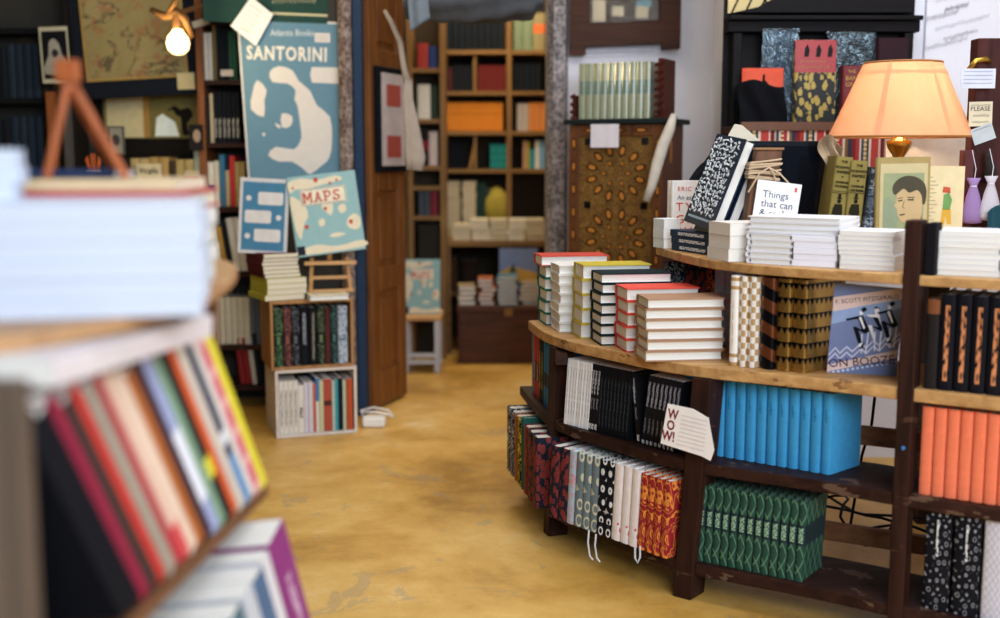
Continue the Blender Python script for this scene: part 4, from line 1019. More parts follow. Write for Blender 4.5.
def crate(o, yaw, W, D, H, outer, inner, label, th=.011):
    r = empty('wooden_crate', Matrix.Translation(o) @ Matrix.Rotation(yaw, 4, 'Z'), label, 'crate')
    for nm, bx in (('side', (0, th, 0, D, 0, H)), ('side', (W - th, W, 0, D, 0, H)), ('top', (th + .0002, W - th - .0002, 0, D, H - th, H)), ('bottom', (th + .0002, W - th - .0002, 0, D, 0, th)), ('back', (th + .0002, W - th - .0002, D - .006, D, th, H - th))):
        m = MB(); m.box(*bx); m.build(nm, outer if nm != 'back' else inner, r, bevel=.0015)
    return r
cy = math.radians(19); c1 = Vector((-.848, 4.262, .001)); cw, cd, ch = .312, .28, .262
e1 = Vector((math.cos(cy), math.sin(cy), 0)); e2 = Vector((-e1.y, e1.x, 0))
crate(c1, cy, cw, cd, ch, wood('c9bdb2', 'ded5cc', 'x', .7, name='white_washed_wood'), plain('3a3430'), 'whitewashed wooden crate of paperbacks on the floor')
c2 = c1 + Vector((-.012, -.004, ch + .001))
crate(c2, cy, cw + .004, cd, ch, wood('8a6038', 'b58450', 'z', .6, name='crate_wood'), plain('2a211a'), 'brown wooden crate of dark hardbacks on the whitewashed crate')
PWH = deco('white_spine_small_marks', 'dcd6cc', ('title', '8a8478', .03, .17, .004, 120))
p = c1 + e1 * .014 + e2 * .012
row([B('white', .0165, .205, .14, PWH, hard=False, n=4), B('white penguin-marked short', .02, .185, .14, deco('whiteblackmark', 'dcd6cc', ('title', '22242a', .06, .1, .006, 60)), hard=False), B('pale lilac', .016, .195, .14, plain('cfc8d2'), hard=False, n=2), B('orange', .0085, .19, .14, plain('c8602c'), hard=False), B('blue-topped', .012, .21, .14, deco('bluetop', 'd5d0c6', ('zband', '3a78b0', .12, .21)), hard=False),
     B('cream-green', .016, .20, .14, plain('c3bd96'), hard=False), B('brick red', .029, .205, .14, deco('brick', 'a84a36', ('zband', '4a2018', .10, .12)), hard=False), B('teal-white', .012, .195, .14, plain('a8bdb4'), hard=False), B('turquoise', .010, .2, .14, plain('3a98a4'), hard=False), B('black', .016, .205, .14, DKB[0], hard=False), B('pale green', .011, .195, .14, plain('b8c0a8'), hard=False), B('rust', .0095, .2, .14, plain('a8562c'), hard=False), B('orange-red', .012, .2, .14, plain('c8502c'), hard=False)],
    p, p + e1 * (cw - .03), .001 + .0115, where='in the whitewashed crate')
p = c2 + e1 * .014 + e2 * .012
def dk(nm, base, ink, seed=0): return deco(nm, base, ('scroll', ink, 26 + seed, .12), ('zband', base, .08, .12), ('title', ink, .085, .115, .006, 240))
row([B('dark green ornate', .030, .22, .14, dk('dgo', '1f3228', '6c8a5c')), B('maroon-black ornate', .026, .225, .14, dk('mbo', '3a1c1c', '9a5c50', 1)), B('black grey-scrolled', .026, .22, .14, dk('bgs', '1c1d22', '6f7278', 2)), B('black silver-titled', .030, .225, .14, deco('bst', '14161b', ('title', '8f9298', .08, .2, .006, 150))),
     B('black tall', .026, .22, .14, deco('bt', '181a1e', ('title', '8f8a78', .02, .2, .004, 170))), B('green-black ornate', .024, .225, .14, dk('gbo', '182420', '7c8a64', 3)), B('oxblood', .018, .22, .14, plain('4e2420')), B('dark teal patterned', .024, .225, .14, dk('dtp', '1a2a2c', '5a7a74', 4)), B('pale blue lettered', .032, .222, .14, deco('pbl', 'b9c3cf', ('scroll', '44566c', 30, .16)))],
    p, p + e1 * (cw - .03), c2.z + .0115, where='in the brown crate')
zt = c2.z + ch + .001
cs = c2 + e2 * .015; cs.z = zt
CRM = plain('dcd2b4', .7); YGR = plain('b5ac3c')
stack(4, (-.872, 4.262, zt), math.radians(30), .155, .20, .0205, 'lime-yellow spined', YGR, hard=False, mode='tail', where='on the brown crate', jit=.006, pm=PG_C)
stack(6, (-.880, 4.275, zt + .084), math.radians(30), .140, .19, .0148, 'maroon spined', plain('5a2224'), hard=False, mode='tail', where='on the lime-yellow stack', jit=.008, pm=PG_C)
stack(1, (cs.x + .155, cs.y - .005, zt), cy, .15, .13, .022, 'flat cream', CRM, hard=True, mode='fore', where='under the small pale easel')
# small pale easel carrying the big atlas
ea = c2 + e1 * .238 + e2 * .05; ea.z = zt + .0232
E_ = empty('table_easel', Matrix.Translation(ea) @ Matrix.Rotation(cy - .08, 4, 'Z'), 'small pale wooden table easel holding the big MAPS atlas', 'easel')
for sx in (-1, 1):
    MB().bar((sx * .075, -.012, .003), (sx * .065, .012, .13), .012, .012).build('front_leg', W_PALE, E_)
    MB().bar((sx * .075, .066, .003), (sx * .075, -.030, .003), .012, .006).build('base_bar', W_PALE, E_)
MB().bar((-.098, -.024, .113), (.098, -.024, .113), .026, .012).build('ledge', W_PALE, E_)
MB().bar((-.072, .0, .055), (.072, .0, .055), .010, .012).build('rail', W_PALE, E_)
MB().bar((-.085, -.028, .008), (.085, -.028, .008), .010, .008).build('rail', W_PALE, E_)
MB().bar((.0, .012, .12), (.03, .05, .42), .014, .010).build('mast', W_PALE, E_)
atlas(face_mtx(ea + Vector((-.118, -.037, .133)), cy - .12, math.radians(9), math.radians(-6.5)), 'big MAPS atlas with world map cover on the small easel', .262, .305)
# blue island guide with three cream boxes
gb = face_mtx(Vector((xat(236, 4.38), 4.36, zt + .176)), .02, math.radians(5), math.radians(3))
b = book(gb, 'blue framed island leaflet with three cream boxes standing on stack', .012, .285, .185, plain('d9d6d4', .5), hard=False)
cf = cover_face(.012); m = mbp(cf); m.mat(plain('4a83a3')); m.prism([(.012, .012), (.173, .012), (.173, .270), (.012, .270)], 0, .0005)
m.mat(plain('e2dcd6'))
for (x, y, w_) in ((.07, .185, .095), (.022, .115, .10), (.06, .045, .10)): m.prism([(x + w_ / 2 + a, y + .024 + bb) for a, bb in [(px, py - .024) for px, py in rrect(w_ / 2, .048, .008)]], .0005, .0009)
for (x, y) in ((.035, .208), (.150, .138), (.035, .065)): m.prism([(x + .011 * math.cos(k * .785), y + .011 * math.sin(k * .785)) for k in range(8)], .0005, .0009)
m.build('cover_print', None, b)

# ---- island poster on the pillar
KP = 4.65 / 1150.0 * .997
pc = at_y(290.5, 104, 4.655)
def PL(u, v): return ((u - 290.5) * KP, (104 - v) * KP)
BLUE = plain('62879c', .6, vary=.04); CREAM = plain('d8d2cc', .7, vary=.04)
P_ = empty('map_poster', facing(pc, 0, 0, 0), 'blue SANTORINI island map poster pinned to the pillar', 'poster')
m = MB(); m.mat(CREAM); m.prism([PL(240, 21), PL(341, 25), PL(341, 188), PL(247, 188)], 0, .0012); m.mat(BLUE); m.prism([PL(242, 23.5), PL(339.5, 27), PL(339.5, 186), PL(248.5, 186)], .0012, .0016); m.build('sheet', None, P_)
def CP(L, oy=0): return [PL(180 + a / 3.988, oy + b_ / 3.988) for a, b_ in L]
m = MB(); m.mat(CREAM)
m.prism(smooth_poly(CP([(362, 290), (400, 268), (452, 285), (475, 325), (520, 365), (545, 420), (596, 465), (602, 560), (590, 625), (560, 655), (512, 690), (485, 668), (440, 640), (390, 640), (348, 615), (380, 582), (450, 592), (480, 550), (478, 500), (468, 420), (456, 398), (462, 362), (430, 335), (372, 330)]), 2), .0016, .0020)
for L in ([(312, 322), (348, 360), (338, 400), (335, 465), (284, 435), (292, 372)], [(405, 452), (446, 462), (440, 500), (405, 506)], [(376, 488), (400, 500), (392, 510)], [(325, 528), (340, 530), (332, 542)]): m.prism(smooth_poly(CP(L), 2), .0016, .0020)
m.prism(CP([(542, 140), (602, 142), (602, 178), (542, 176)]), .0016, .0020); m.prism(CP([(528, 272), (632, 274), (632, 336), (528, 332), (520, 302)]), .0016, .0020)
m.build('island_print', None, P_)
lettering('SANTORINI', .074, plain('e9e2d6'), P_, *CP([(272, 240)])[0], z=.0018, bold=.0022, sx=.745, space=1.15, rot=-.03)
lettering('Atlantis Books', .036, plain('d9dde0'), P_, *CP([(368, 152)])[0], z=.0018, sx=.82)
m = MB(); m.mat(INK)
for k in range(3): x0, y0 = CP([(548, 152 + k * 8)])[0]; scribble(m, x0, x0 + .045, y0, .001, .0021, 8, .0005)
m.build('small_print', None, P_)
n_ = empty('paper_note', facing(at_y(252, 24, 4.64), 0, 0, 0), 'tilted paper note pinned over the poster top left corner', 'note')
def NL(u, v): return ((u - 252) * KP, (24 - v) * KP)
m = MB(); m.prism([NL(252, -2), NL(273, 15), NL(255, 45), NL(231, 26)], 0, .0012); m.build('sheet', PAPER, n_)
m = MB()
for k in range(5): a = NL(250 - k * 2.6, 5 + k * 4.2); scribble(m, a[0], a[0] + .05, a[1], .0015, .0016, 10, .0007, slope=-.7)
m.mats = [INK]; m.build('writing', None, n_); m = MB(); a = NL(240, 27); scribble(m, a[0], a[0] + .04, a[1], .006, .0016, 4, .0012, slope=-.6); m.mats = [REDINK]; m.build('red_writing', None, n_)
s_ = empty('green_sign', facing(at_y(265, 2, 4.655), 0, 0, 0), 'dark green painted sign above the island poster', 'sign')
m = MB(); m.box(-.245, .245, -.085, .16, 0, .008) if False else m.prism([(-.245, -.075), (.245, -.088), (.245, .16), (-.245, .16)], 0, .0015); m.build('board', plain('1e4038'), s_)
m = MB(); m.prism([(-.09, -.043), (.245, -.057), (.245, -.048), (-.09, -.034)], .0017, .0022); m.build('painted_rule', plain('c9c29c'), s_)
m = MB(); scribble(m, .03, .20, .004, .010, .0018, 14, .003); m.mats = [plain('b9b89a')]; m.build('painted_lettering', None, s_)

# ---- left wall: map, bulb, mirror, prints
mk = at_y(134, 20, 4.86); r = empty('framed_map', facing(mk, 0, 0, math.radians(3.2)), 'antique sea chart on dark board above the mirror', 'map')
K2 = 4.86 / 1150
m = MB(); m.box(-62 * K2, 68 * K2, -74 * K2, 60 * K2, 0, .012); m.build('backing_board', plain('171b24'), r, bevel=.002)
m = MB(); m.box(-51 * K2, 49 * K2, -57 * K2, 58 * K2, .0122, .0145); m.build('gilt_edge', plain('a88848', .5), r)
g = G('antique_chart'); n1 = g.noise(g.obj(), 5, 6, .65, .5); n2 = g.noise(g.obj(), 16, 5, .7, .4)
col = g.ramp(n1, [(.3, '7c6f46'), (.52, '8a7d52'), (.7, '968a5e')]); ed = g.math('LESS_THAN', g.math('ABSOLUTE', g.math('SUBTRACT', n1, .54)), .014)
col = g.mix(g.math('MULTIPLY', ed, .8), col, lin('3f3826')); col = g.mix(g.math('MULTIPLY', g.math('GREATER_THAN', n2, .57), .55), col, lin('8a5038'))
m = MB(); m.box(-49 * K2, 47 * K2, -55 * K2, 57 * K2, .0146, .0155); m.build('chart_print', g.fin(col, .6), r)
m = MB(); m.T = facing(at_y(186, 81, 4.835), 0, 0, .03); m.box(-.036, .036, -.034, .034, 0, .001); tag(m.build('blank_note', plain('c9b98a', .8)), 'small blank cream note stuck under the sea chart corner', 'note')
m = MB(); m.T = facing(at_y(200.5, 23, 4.78), 0, 0, .25); m.box(-.034, .034, -.013, .013, 0, .001); tag(m.build('blank_note', plain('c9c2ae', .8)), 'small pale tag on the bookcase beside the bare bulb', 'note')
m = MB(); m.T = facing(at_y(227, 73, 4.785), 0, 0, 0); m.box(-.026, .026, -.013, .013, 0, .001); tag(m.build('blank_note', plain('c9bdb2', .8)), 'small pale tag below the high left shelf books', 'note')
# driftwood bulb
bc = at_y(178, 43, 4.45); r = empty('hanging_bulb', bc, 'glowing bare bulb hanging from a driftwood branch', 'lamp')
g = G('glowing_glass'); g.p.inputs['Emission Color'].default_value = lin('ffdf9a'); g.p.inputs['Emission Strength'].default_value = 3; g.fin(lin('ffe8c0'), .2)
m = MB(); m.lathe([(.001, -.046), (.02, -.042), (.038, -.026), (.044, 0), (.038, .022), (.022, .042), (.016, .055)], 20); m.build('glass_bulb', g.m, r, smooth=True)
m = MB(); m.lathe([(.018, .05), (.02, .06), (.02, .10), (.012, .108)], 14); m.build('socket', plain('4a3018', .5), r)
m = MB(); m.tube([(-.10, 0, .125), (-.05, .01, .10), (0, .0, .112), (.03, 0, .09), (.05, .02, .02)], [.010, .016, .022, .016, .010], 8); m.tube([(-.03, 0, .11), (0, -.02, .15), (.02, 0, .2)], [.012, .01, .006], 7); m.tube([(0, .01, .11), (.04, .2, .16), (.06, .36, .2)], .01, 7)
m.build('driftwood_branch', plain('5a3c1c', .8), r, smooth=True)
lamp('bulb_glow', 'POINT', tuple(bc + Vector((0, -.06, 0))), 9.0, (1, .78, .42), radius=.04)
# mirror: what it reflects is painted as flat shapes on the glass
r = empty('wall_mirror', facing(at_y(155, 122, 4.98), 0, 0, 0), 'dark framed mirror below the chart with painted pale reflections', 'mirror'); K3 = 4.98 / 1150
m = MB()
for bx in ((-56, -50, -34, 34), (50, 56, -34, 34), (-50, 50, 28, 34), (-50, 50, -34, -16)): m.box(bx[0] * K3, bx[1] * K3, bx[2] * K3, bx[3] * K3, 0, .02)
m.build('frame', plain('191613', .4), r)
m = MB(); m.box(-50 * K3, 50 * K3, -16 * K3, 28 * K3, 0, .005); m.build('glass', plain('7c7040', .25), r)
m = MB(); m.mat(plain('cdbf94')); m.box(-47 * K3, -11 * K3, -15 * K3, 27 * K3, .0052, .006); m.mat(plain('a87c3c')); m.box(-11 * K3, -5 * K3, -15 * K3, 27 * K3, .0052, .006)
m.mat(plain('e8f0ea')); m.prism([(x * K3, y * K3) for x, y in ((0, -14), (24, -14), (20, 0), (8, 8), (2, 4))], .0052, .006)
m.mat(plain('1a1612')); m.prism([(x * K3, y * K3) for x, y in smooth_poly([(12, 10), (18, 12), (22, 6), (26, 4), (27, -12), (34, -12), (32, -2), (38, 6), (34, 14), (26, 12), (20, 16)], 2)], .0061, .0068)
m.build('painted_reflection', None, r, label='pale reflected shapes painted on the mirror glass')
lrow(126, 190, ZLs[3] + .23, [], '') if False else None
m = MB(); m.T = facing(at_y(117, 143, 4.90), 0, 0, 0); m.mat(plain('55554c')); m.box(-.034, .034, -.05, .07, 0, .012); m.mat(plain('8f8a7c')); m.box(-.026, .026, -.044, .062, .012, .013); m.mat(plain('3c3a36')); m.prism([(.018 * math.cos(k * .52), .012 + .024 * math.sin(k * .52)) for k in range(12)], .013, .014)
tag(m.build('small_print', None), 'small grey framed print beneath the mirror left end', 'picture')
m = MB(); m.T = facing(at_y(197, 138, 4.79), 0, 0, 0); m.mat(plain('242020')); m.box(-.030, .026, -.05, .055, 0, .008); m.mat(plain('9a8470')); m.prism([(.002 + .016 * math.cos(k * .52), .008 + .026 * math.sin(k * .52)) for k in range(12)], .008, .009)
tag(m.build('portrait_print', None), 'small dark portrait photograph standing beside the bookcase upright', 'picture')
# dark shelving at far left
x0, x1 = xat(-30, 4.86), xat(74, 4.86)
shelf_case('dark_shelving', 'dark shelving in the shadowed far left corner', x0, x1, 4.86, .15, [zat(v, 4.86) for v in (28, 98, 170)] + [.5], [x0, x1], plain('191a1c'), plain('201c1a'), top=2.0)
for v, nm in ((98, 'upper'), (170, 'lower')):
    row([B('black', .03, .21, .12, DKB[0], n=4), B('blue-black', .03, .22, .12, plain('1c2b3a'), n=4), B('brown-black', .03, .2, .12, plain('2c221c'), n=3)], (x0 + .03, 4.875), (x1 - .03, 4.875), zat(v, 4.86), where='on the %s far left shelf' % nm)
r = empty('art_print', facing(at_y(55, 55, 4.80), 0, 0, math.radians(2)), 'black and white print with pale mound shape at far left', 'picture'); K4 = 4.8 / 1150
m = MB(); m.mat(plain('b8b49c')); m.box(-14 * K4, 14 * K4, -27 * K4, 27 * K4, 0, .0015); m.mat(plain('14161c')); m.box(-12 * K4, 12.5 * K4, -23 * K4, 23 * K4, .0015, .002)
m.mat(plain('98948a')); m.prism([(x * K4, y * K4) for x, y in smooth_poly([(-11, -18), (-9, -6), (-6, 0), (-5, 12), (0, 16), (5, 10), (7, 0), (11, -8), (12, -18)], 2)], .002, .0025)
m.mat(plain('2a2c30')); m.prism([(x * K4, y * K4) for x, y in smooth_poly([(-3, 2), (0, -3), (4, 2), (0, 6)], 2)], .0025, .003); m.build('sheet', None, r)
m = MB(); m.prism([(xat(50, 4.83), 4.815), (xat(58, 4.83), 4.815), (xat(58, 4.83), 4.845), (xat(50, 4.83), 4.845)], .5, zat(92, 4.83)); tag(m.build('timber_post', wood('6a3a1c', '96562c', 'z')), 'reddish timber post below the far left print', 'post')
m = MB(); m.prism([(xat(66, 4.83), 4.815), (xat(73, 4.83), 4.815), (xat(73, 4.83), 4.845), (xat(66, 4.83), 4.845)], .5, zat(98, 4.83)); tag(m.build('timber_post', plain('4c4a48')), 'grey timber post beside the reddish one at left', 'post')
# pencil cup
cpz = ZLs[3] + .1
m = MB(); m.box(-1.72, -1.50, 4.62, 4.76, 0, cpz); tag(m.build('side_cabinet', plain('1d1a1a', .5), bevel=.005), 'low dark cabinet at left carrying the pencil pot', 'cabinet')
r = empty('pencil_pot', Vector((xat(93, 4.68), 4.68, cpz)), 'small white pot of orange pencils in the shadows', 'pot')
m = MB(); m.lathe([(.001, .0006), (.024, .0006), (.028, .05), (.024, .05), (.020, .006), (.001, .006)], 16, cap=False); m.build('pot', plain('c9c5bd'), r, smooth=True)
for k in range(6): a = k * 1.05; MB().tube([(.008 * math.cos(a), .008 * math.sin(a), .008), (.03 * math.cos(a), .03 * math.sin(a), .10 + .01 * (k % 3))], .0035, 6).build('pencil', plain('c8642c'), r)

# ---- doorway things
r = empty('framed_print', Vector((-.546, 4.74, 1.0)), 'black framed print with red squares hanging on the open door', 'picture')
def DP(a, b_, z): return DE * a + DN * (-b_) + Vector((0, 0, z))
m = MB()
def dbox(m, a0, a1, z0, z1, b0, b1): m.obox(DP((a0 + a1) / 2, (b0 + b1) / 2, (z0 + z1) / 2), DE, DN, (0, 0, 1), (a1 - a0) / 2, abs(b1 - b0) / 2, (z1 - z0) / 2)
dbox(m, .03, .31, .0, .43, .021, .045); m.build('frame', BLACK, r, bevel=.003)
m = MB(); dbox(m, .055, .285, .025, .405, .0455, .047); m.build('sheet', plain('cfc4c2'), r)
m = MB(); dbox(m, .10, .24, .27, .36, .0475, .049); m.build('red_square', plain('b5564c'), r); m = MB(); dbox(m, .10, .24, .06, .15, .0475, .049); m.build('red_square', plain('b5564c'), r)
m = MB()
path = [at_y(u, v, 4.66) for u, v in ((385, 10), (392, 22), (399, 42), (404, 66), (407, 84))]
m.tube(path, [.006, .009, .010, .012, .016], 8); m.tube([at_y(u, v, 4.66) for u, v in ((407, 80), (409, 100), (412, 130), (415, 158), (414, 170))], [.016, .022, .030, .040, .034], 16)
for v in m.v: v.y = 4.66 + (v.y - 4.66) * .6 + .008 * math.sin(v.x * 220); v.x += .005 * math.sin(v.z * 38)
tag(m.build('cloth_bundle', plain('ad9f92', .9), smooth=True), 'beige knotted cloth hanging over the open door', 'cloth')
r = empty('fabric_roll', at_y(474, -8, 4.58), 'rolled grey canvas hanging above the doorway', 'canvas roll')
m = MB(); n = 26
def roll(u, v):
    a = v * 2 * math.pi; x = -.27 + .54 * u; rr = .105 - .03 * abs(u - .45) ** 1.2 + .006 * math.sin(v * 44 + 6 * u) + .004 * math.sin(u * 30)
    if u > .94: rr *= .75
    return (x, rr * math.cos(a), rr * math.sin(a) + .015 * math.sin(u * 3.1) * -1)
m.grid(roll, 40, 40); m.build('canvas', plain('50545a', .85), r, smooth=True)
m = MB(); m.grid(lambda u, v: (-.25 + .075 * u + .01 * v, -.11 + .008 * math.sin(u * 9), -.02 - .14 * v * (1 - .35 * u)), 10, 8); m.build('hanging_end', plain('6f7a86', .85), r, solid=.002, smooth=True)
for x in (-.22, .2): MB().tube([(x, 0, .1), (x, .12, .34), (x, .2, .42)], .004, 6).build('cord', plain('8a8478'), r)

r = empty('power_adaptor', Vector((-.50, 4.47, 0)), 'white power adaptor with coiled lead on the floor', 'adaptor')
m = MB(); m.prism([(-.045, -.03), (.045, -.03), (.045, .03), (-.045, .03)], .001, .042); m.build('body', WHITE, r, bevel=.01)
m = MB(); m.tube([(-.04, .03, .02), (-.06, .06, .05), (-.01, .07, .062), (.05, .05, .055), (.075, .03, .03), (.05, .01, .048), (.0, .02, .055), (-.05, .03, .05)], .0045, 6); m.build('lead', WHITE, r, smooth=True)

# ================================================================ AROUND THE WHITE WALL
def inlaid_cabinet():
    a = Vector((.262, 4.375, 0)); bb = Vector((.600, 4.205, 0)); ex = (bb - a).normalized(); ey = Vector((-ex.y, ex.x, 0)); W = (bb - a).length; D = .24; H = zat(119, 4.32)
    r = empty('inlaid_cabinet', frame(a, ex, ey), 'carved wooden cabinet with star inlay front by white wall', 'cabinet')
    g = G('inlaid_walnut'); n = g.noise(g.scale(20, 20, 20), 1, 4, .6); n2 = g.n('ShaderNodeTexVoronoi', feature='F1'); g.l(g.scale(26, 26, 26), n2.inputs[0])
    col = g.ramp(g.math('ADD', g.math('MULTIPLY', n, .6), g.math('MULTIPLY', n2.outputs['Distance'], .5)), [(.3, '38230f'), (.5, '61441f'), (.75, '7d5c2a')]); g.bump(n, .2)
    m = MB(); m.box(.012, W - .012, .0, D, .03, H - .02); m.build('body', wood('4a2c22', '6f4434', 'z', .5, name='walnut_side'), r, bevel=.002)
    m = MB(); m.box(.03, W - .03, -.006, -.0005, .04, H - .03); m.build('front_panel', g.fin(col, .4), r)
    m = MB()
    for x0, x1 in ((.004, .044), (W - .044, W - .004)): m.box(x0, x1, -.014, -.0065, .02, H - .022)
    m.box(.044, W - .044, -.014, -.0065, H - .062, H - .022)
    m.build('border', wood('3c2214', '6b4020', 'z', .45, name='walnut_border'), r, bevel=.002)
    m = MB(); m.box(-.014, W + .014, -.03, D + .005, H - .0195, H); m.build('top', plain('1c2424', .5), r, bevel=.004)
    # lozenge inlay
    dark = plain('35200f', .4); amber = plain('b0702f', .35)
    m = MB(); y = -.0148
    def loz(cx, cz, ang, L, w_, yy=-.0062):
        for k, (s2, mt, d) in enumerate(((1.0, dark, .001), (.62, amber, .0016))):
            m.mat(mt); ca, sa = math.cos(ang), math.sin(ang); pts = []
            for (p_, q_) in ((-L, 0), (-L * .5, w_), (L * .5, w_), (L, 0), (L * .5, -w_), (-L * .5, -w_)):
                pp, qq = p_ * s2, q_ * s2; pts.append((cx + pp * ca - qq * sa, cz + pp * sa + qq * ca))
            n = len(pts); m.add([(p[0], yy, p[1]) for p in pts] + [(p[0], yy - d, p[1]) for p in pts], [tuple(range(n)), tuple(range(n, 2 * n))[::-1]] + [(i, (i + 1) % n, n + (i + 1) % n, n + i) for i in range(n)])
    for cz in [H - .20 - .235 * k for k in range(5)]:
        for k in range(12):
            a_ = k * math.pi / 6 + .26; loz(W / 2 + .098 * math.cos(a_), cz + .086 * math.sin(a_), a_, .026, .0125)
        for k in range(6):
            a_ = k * math.pi / 3; loz(W / 2 + .048 * math.cos(a_), cz + .042 * math.sin(a_), a_, .014, .0065)
        for sx in (-1, 1):
            for q in (-.1175, .1175): m.mat(plain('1a1a1a')); m.obox((W / 2 + sx * .112, -.0075, cz + q), (1, 0, 0), (0, 0, 1), (0, 1, 0), .012, .012, .002)
    for k in range(14):
        z = H - .09 - k * .085; 
        if z > .05: loz(.024, z, math.pi / 2, .027, .007, -.0142); loz(W - .024, z, math.pi / 2, .027, .007, -.0142)
    loz(W / 2, H - .042, 0, .05, .007, -.0142); loz(W / 2 - .1, H - .042, 0, .03, .007, -.0142); loz(W / 2 + .1, H - .042, 0, .03, .007, -.0142)
    m.build('inlay', None, r, label='amber lozenge inlay arranged in stars')['kind'] = 'stuff'
    for x, z in ((W + .0, H - .12), (W, H - .33)):
        m = MB(); m.mat(amber); m.box(W - .0118, W - .0105, .09, .105, z - .04, z + .04); m.build('side_inlay', None, r)
    return r, a, ex, ey, W, H
ic, ia, iex, iey, iW, iH = inlaid_cabinet()
m = MB(); T = frame(ia + iex * .16 + iey * -.034 + Vector((0, 0, iH - .05)), iex, iey); m.T = T; m.box(-.06, .05, -.002, 0, -.055, .03)
r = tag(m.build('paper_note', plain('d2ccd2', .8)), 'white note hanging from the inlaid cabinet black top', 'note')
# plastic wrapped set
PWX = deco('cream_green_wrapped', '8f9278', ('zband', '76867a', .09, .14), ('title', '5c6a58', .09, .14, .006, 220), rough=.12, cloth=False)
a_ = ia + iex * .020 + iey * .03; bb_ = ia + iex * (iW - .045 - .03) + iey * .03
row([B('cream-green glossy wrapped', .028, .205, .13, PWX, n=10)], a_, bb_, iH + .0006, where='on the inlaid cabinet')
for s2, (pa, h1, lab) in enumerate(((-.006, .09, 'low carved red bookend at left of the wrapped books'), (iW - .055, .215, 'tall carved red bookend at right of the wrapped books'))):
    T = frame(ia + iex * pa + iey * .02 + Vector((0, 0, iH)), iex, iey); m = MB(); m.T = T
    w_ = .022 if s2 == 0 else .045
    m.box(0, w_, 0, .14, .0006, .012); m.box(w_ * .3, w_ * .75, 0, .14, .012, h1)
    for k in range(int(h1 / .03)): m.obox((w_ * .5, -.004, .03 + k * .028), (1, 0, .5), (0, 1, 0), (-.5, 0, 1), w_ * .42, .006, .005)
    tag(m.build('carved_bookend', wood('30120d', '582619', 'z', .5, name='red_carved_wood'), bevel=.002), lab, 'bookend')
m = MB(); pth = [at_y(u, v, 4.14) for u, v in ((674, 114), (670, 128), (663, 145), (657, 165), (652, 185), (646, 201))]
m.tube(pth, [.010, .019, .021, .021, .017, .014], 10)
tag(m.build('carved_horn', plain('c9c0b2', .5), smooth=True), 'long pale curved horn hanging on the inlaid cabinet', 'horn')
# framed mirror on the wall, its image built as shapes behind clear glass
yM = 4.72; r = empty('wall_frame', Vector((at_y(625, 0, yM).x, yM, at_y(625, 0, yM).z)), 'dark wooden framed mirror hanging high on white wall', 'frame'); K5 = yM / 1150
def fx(u): return (u - 625) * K5
def fz(v): return -v * K5
m = MB(); T = Matrix.Rotation(math.radians(90), 4, 'X')
m.T = T; m.prism([(fx(571), fz(53)), (fx(587), fz(53)), (fx(587), fz(45)), (fx(661), fz(42)), (fx(661), fz(48)), (fx(679), fz(47)), (fx(679), .25), (fx(658), .25), (fx(658), fz(20)), (fx(590), fz(23)), (fx(590), .25), (fx(571), .25)], 0, .028)
m.build('frame', wood('301a10', '4a2a1a', 'x', .5, name='frame_wood'), r, bevel=.002)
m = MB(); m.T = T; m.prism([(fx(588), fz(24)), (fx(660), fz(21)), (fx(660), .25), (fx(588), .25)], -.02, -.012); m.build('backing', plain('4f4030'), r)
m = MB(); m.T = T; m.mat(plain('c9b896'))
for x0, x1, v0, v1 in ((594, 606, 20, 0), (613, 624, 15, 6), (636, 648, 17, 6)): m.prism([(fx(x0), fz(v0)), (fx(x1), fz(v0)), (fx(x1), fz(v1)), (fx(x0), fz(v1))], -.012, -.002)
m.mat(plain('6f94a0')); m.prism([(fx(636), fz(6)), (fx(652), fz(6)), (fx(650), fz(0)), (fx(638), fz(0))], -.012, -.004); m.build('mirrored_shapes', None, r)
g = G('thin_clear_glass'); g.p.inputs['Transmission Weight'].default_value = 1; g.p.inputs['IOR'].default_value = 1.1; g.fin((1, 1, 1, 1), .03)
CLEAR = g.m
m = MB(); m.T = T; m.prism([(fx(589), fz(23)), (fx(659), fz(21)), (fx(659), .25), (fx(589), .25)], .004, .007); m.build('glass', CLEAR, r)
r = empty('wall_note', Vector((at_y(622, 52, 4.745).x, 4.745, at_y(622, 52, 4.745).z)), 'handwritten white note above the wrapped books on wall', 'note')
m = MB(); m.T = T; m.prism([(-.165, -.022), (.165, -.010), (.165, .036), (-.165, .025)], 0, .0012); m.build('sheet', plain('dcdae2', .8), r)
m = MB(); m.T = T
for k in range(2): scribble(m, -.15, .13, .012 - k * .019, .006, .0018, 22, .0011, slope=.03)
m.mats = [plain('4a5a94')]; m.build('handwriting', None, r)

# ---- dark dresser in the niche
yD = 3.96; r = empty('dark_dresser', Vector((1.1, yD, 0)), 'black stained wooden dresser with lattice window top', 'dresser'); T = Matrix.Translation(-r.location)
x0, x1 = xat(721, yD), xat(908, yD); DKW = wood('08080b', '151013', 'x', .6, name='black_stained_wood'); zl = zat(126, 3.80)
m = MB(); m.T = T; m.box(x0, x1, yD, yD + .02, .78, 2.2); m.build('back_panel', DKW, r)
m = MB(); m.T = T; m.box(x0, x1, 3.78, yD - .0005, zl - .025, zl); m.build('ledge', wood('281310', '40201a', 'x', .5, name='red_ledge_wood'), r, bevel=.003)
m = MB(); m.T = T; m.box(x0, x1, 3.90, yD - .001, zat(32, 3.9), zat(20, 3.9)); m.box(x0, x1, 3.87, yD - .001, zat(20, 3.87) + .001, zat(15, 3.87)); m.build('cornice', DKW, r, bevel=.004)
m = MB(); m.T = T @ Matrix.Translation((0, 3.93, 0)) @ Matrix.Rotation(math.radians(90), 4, 'X')
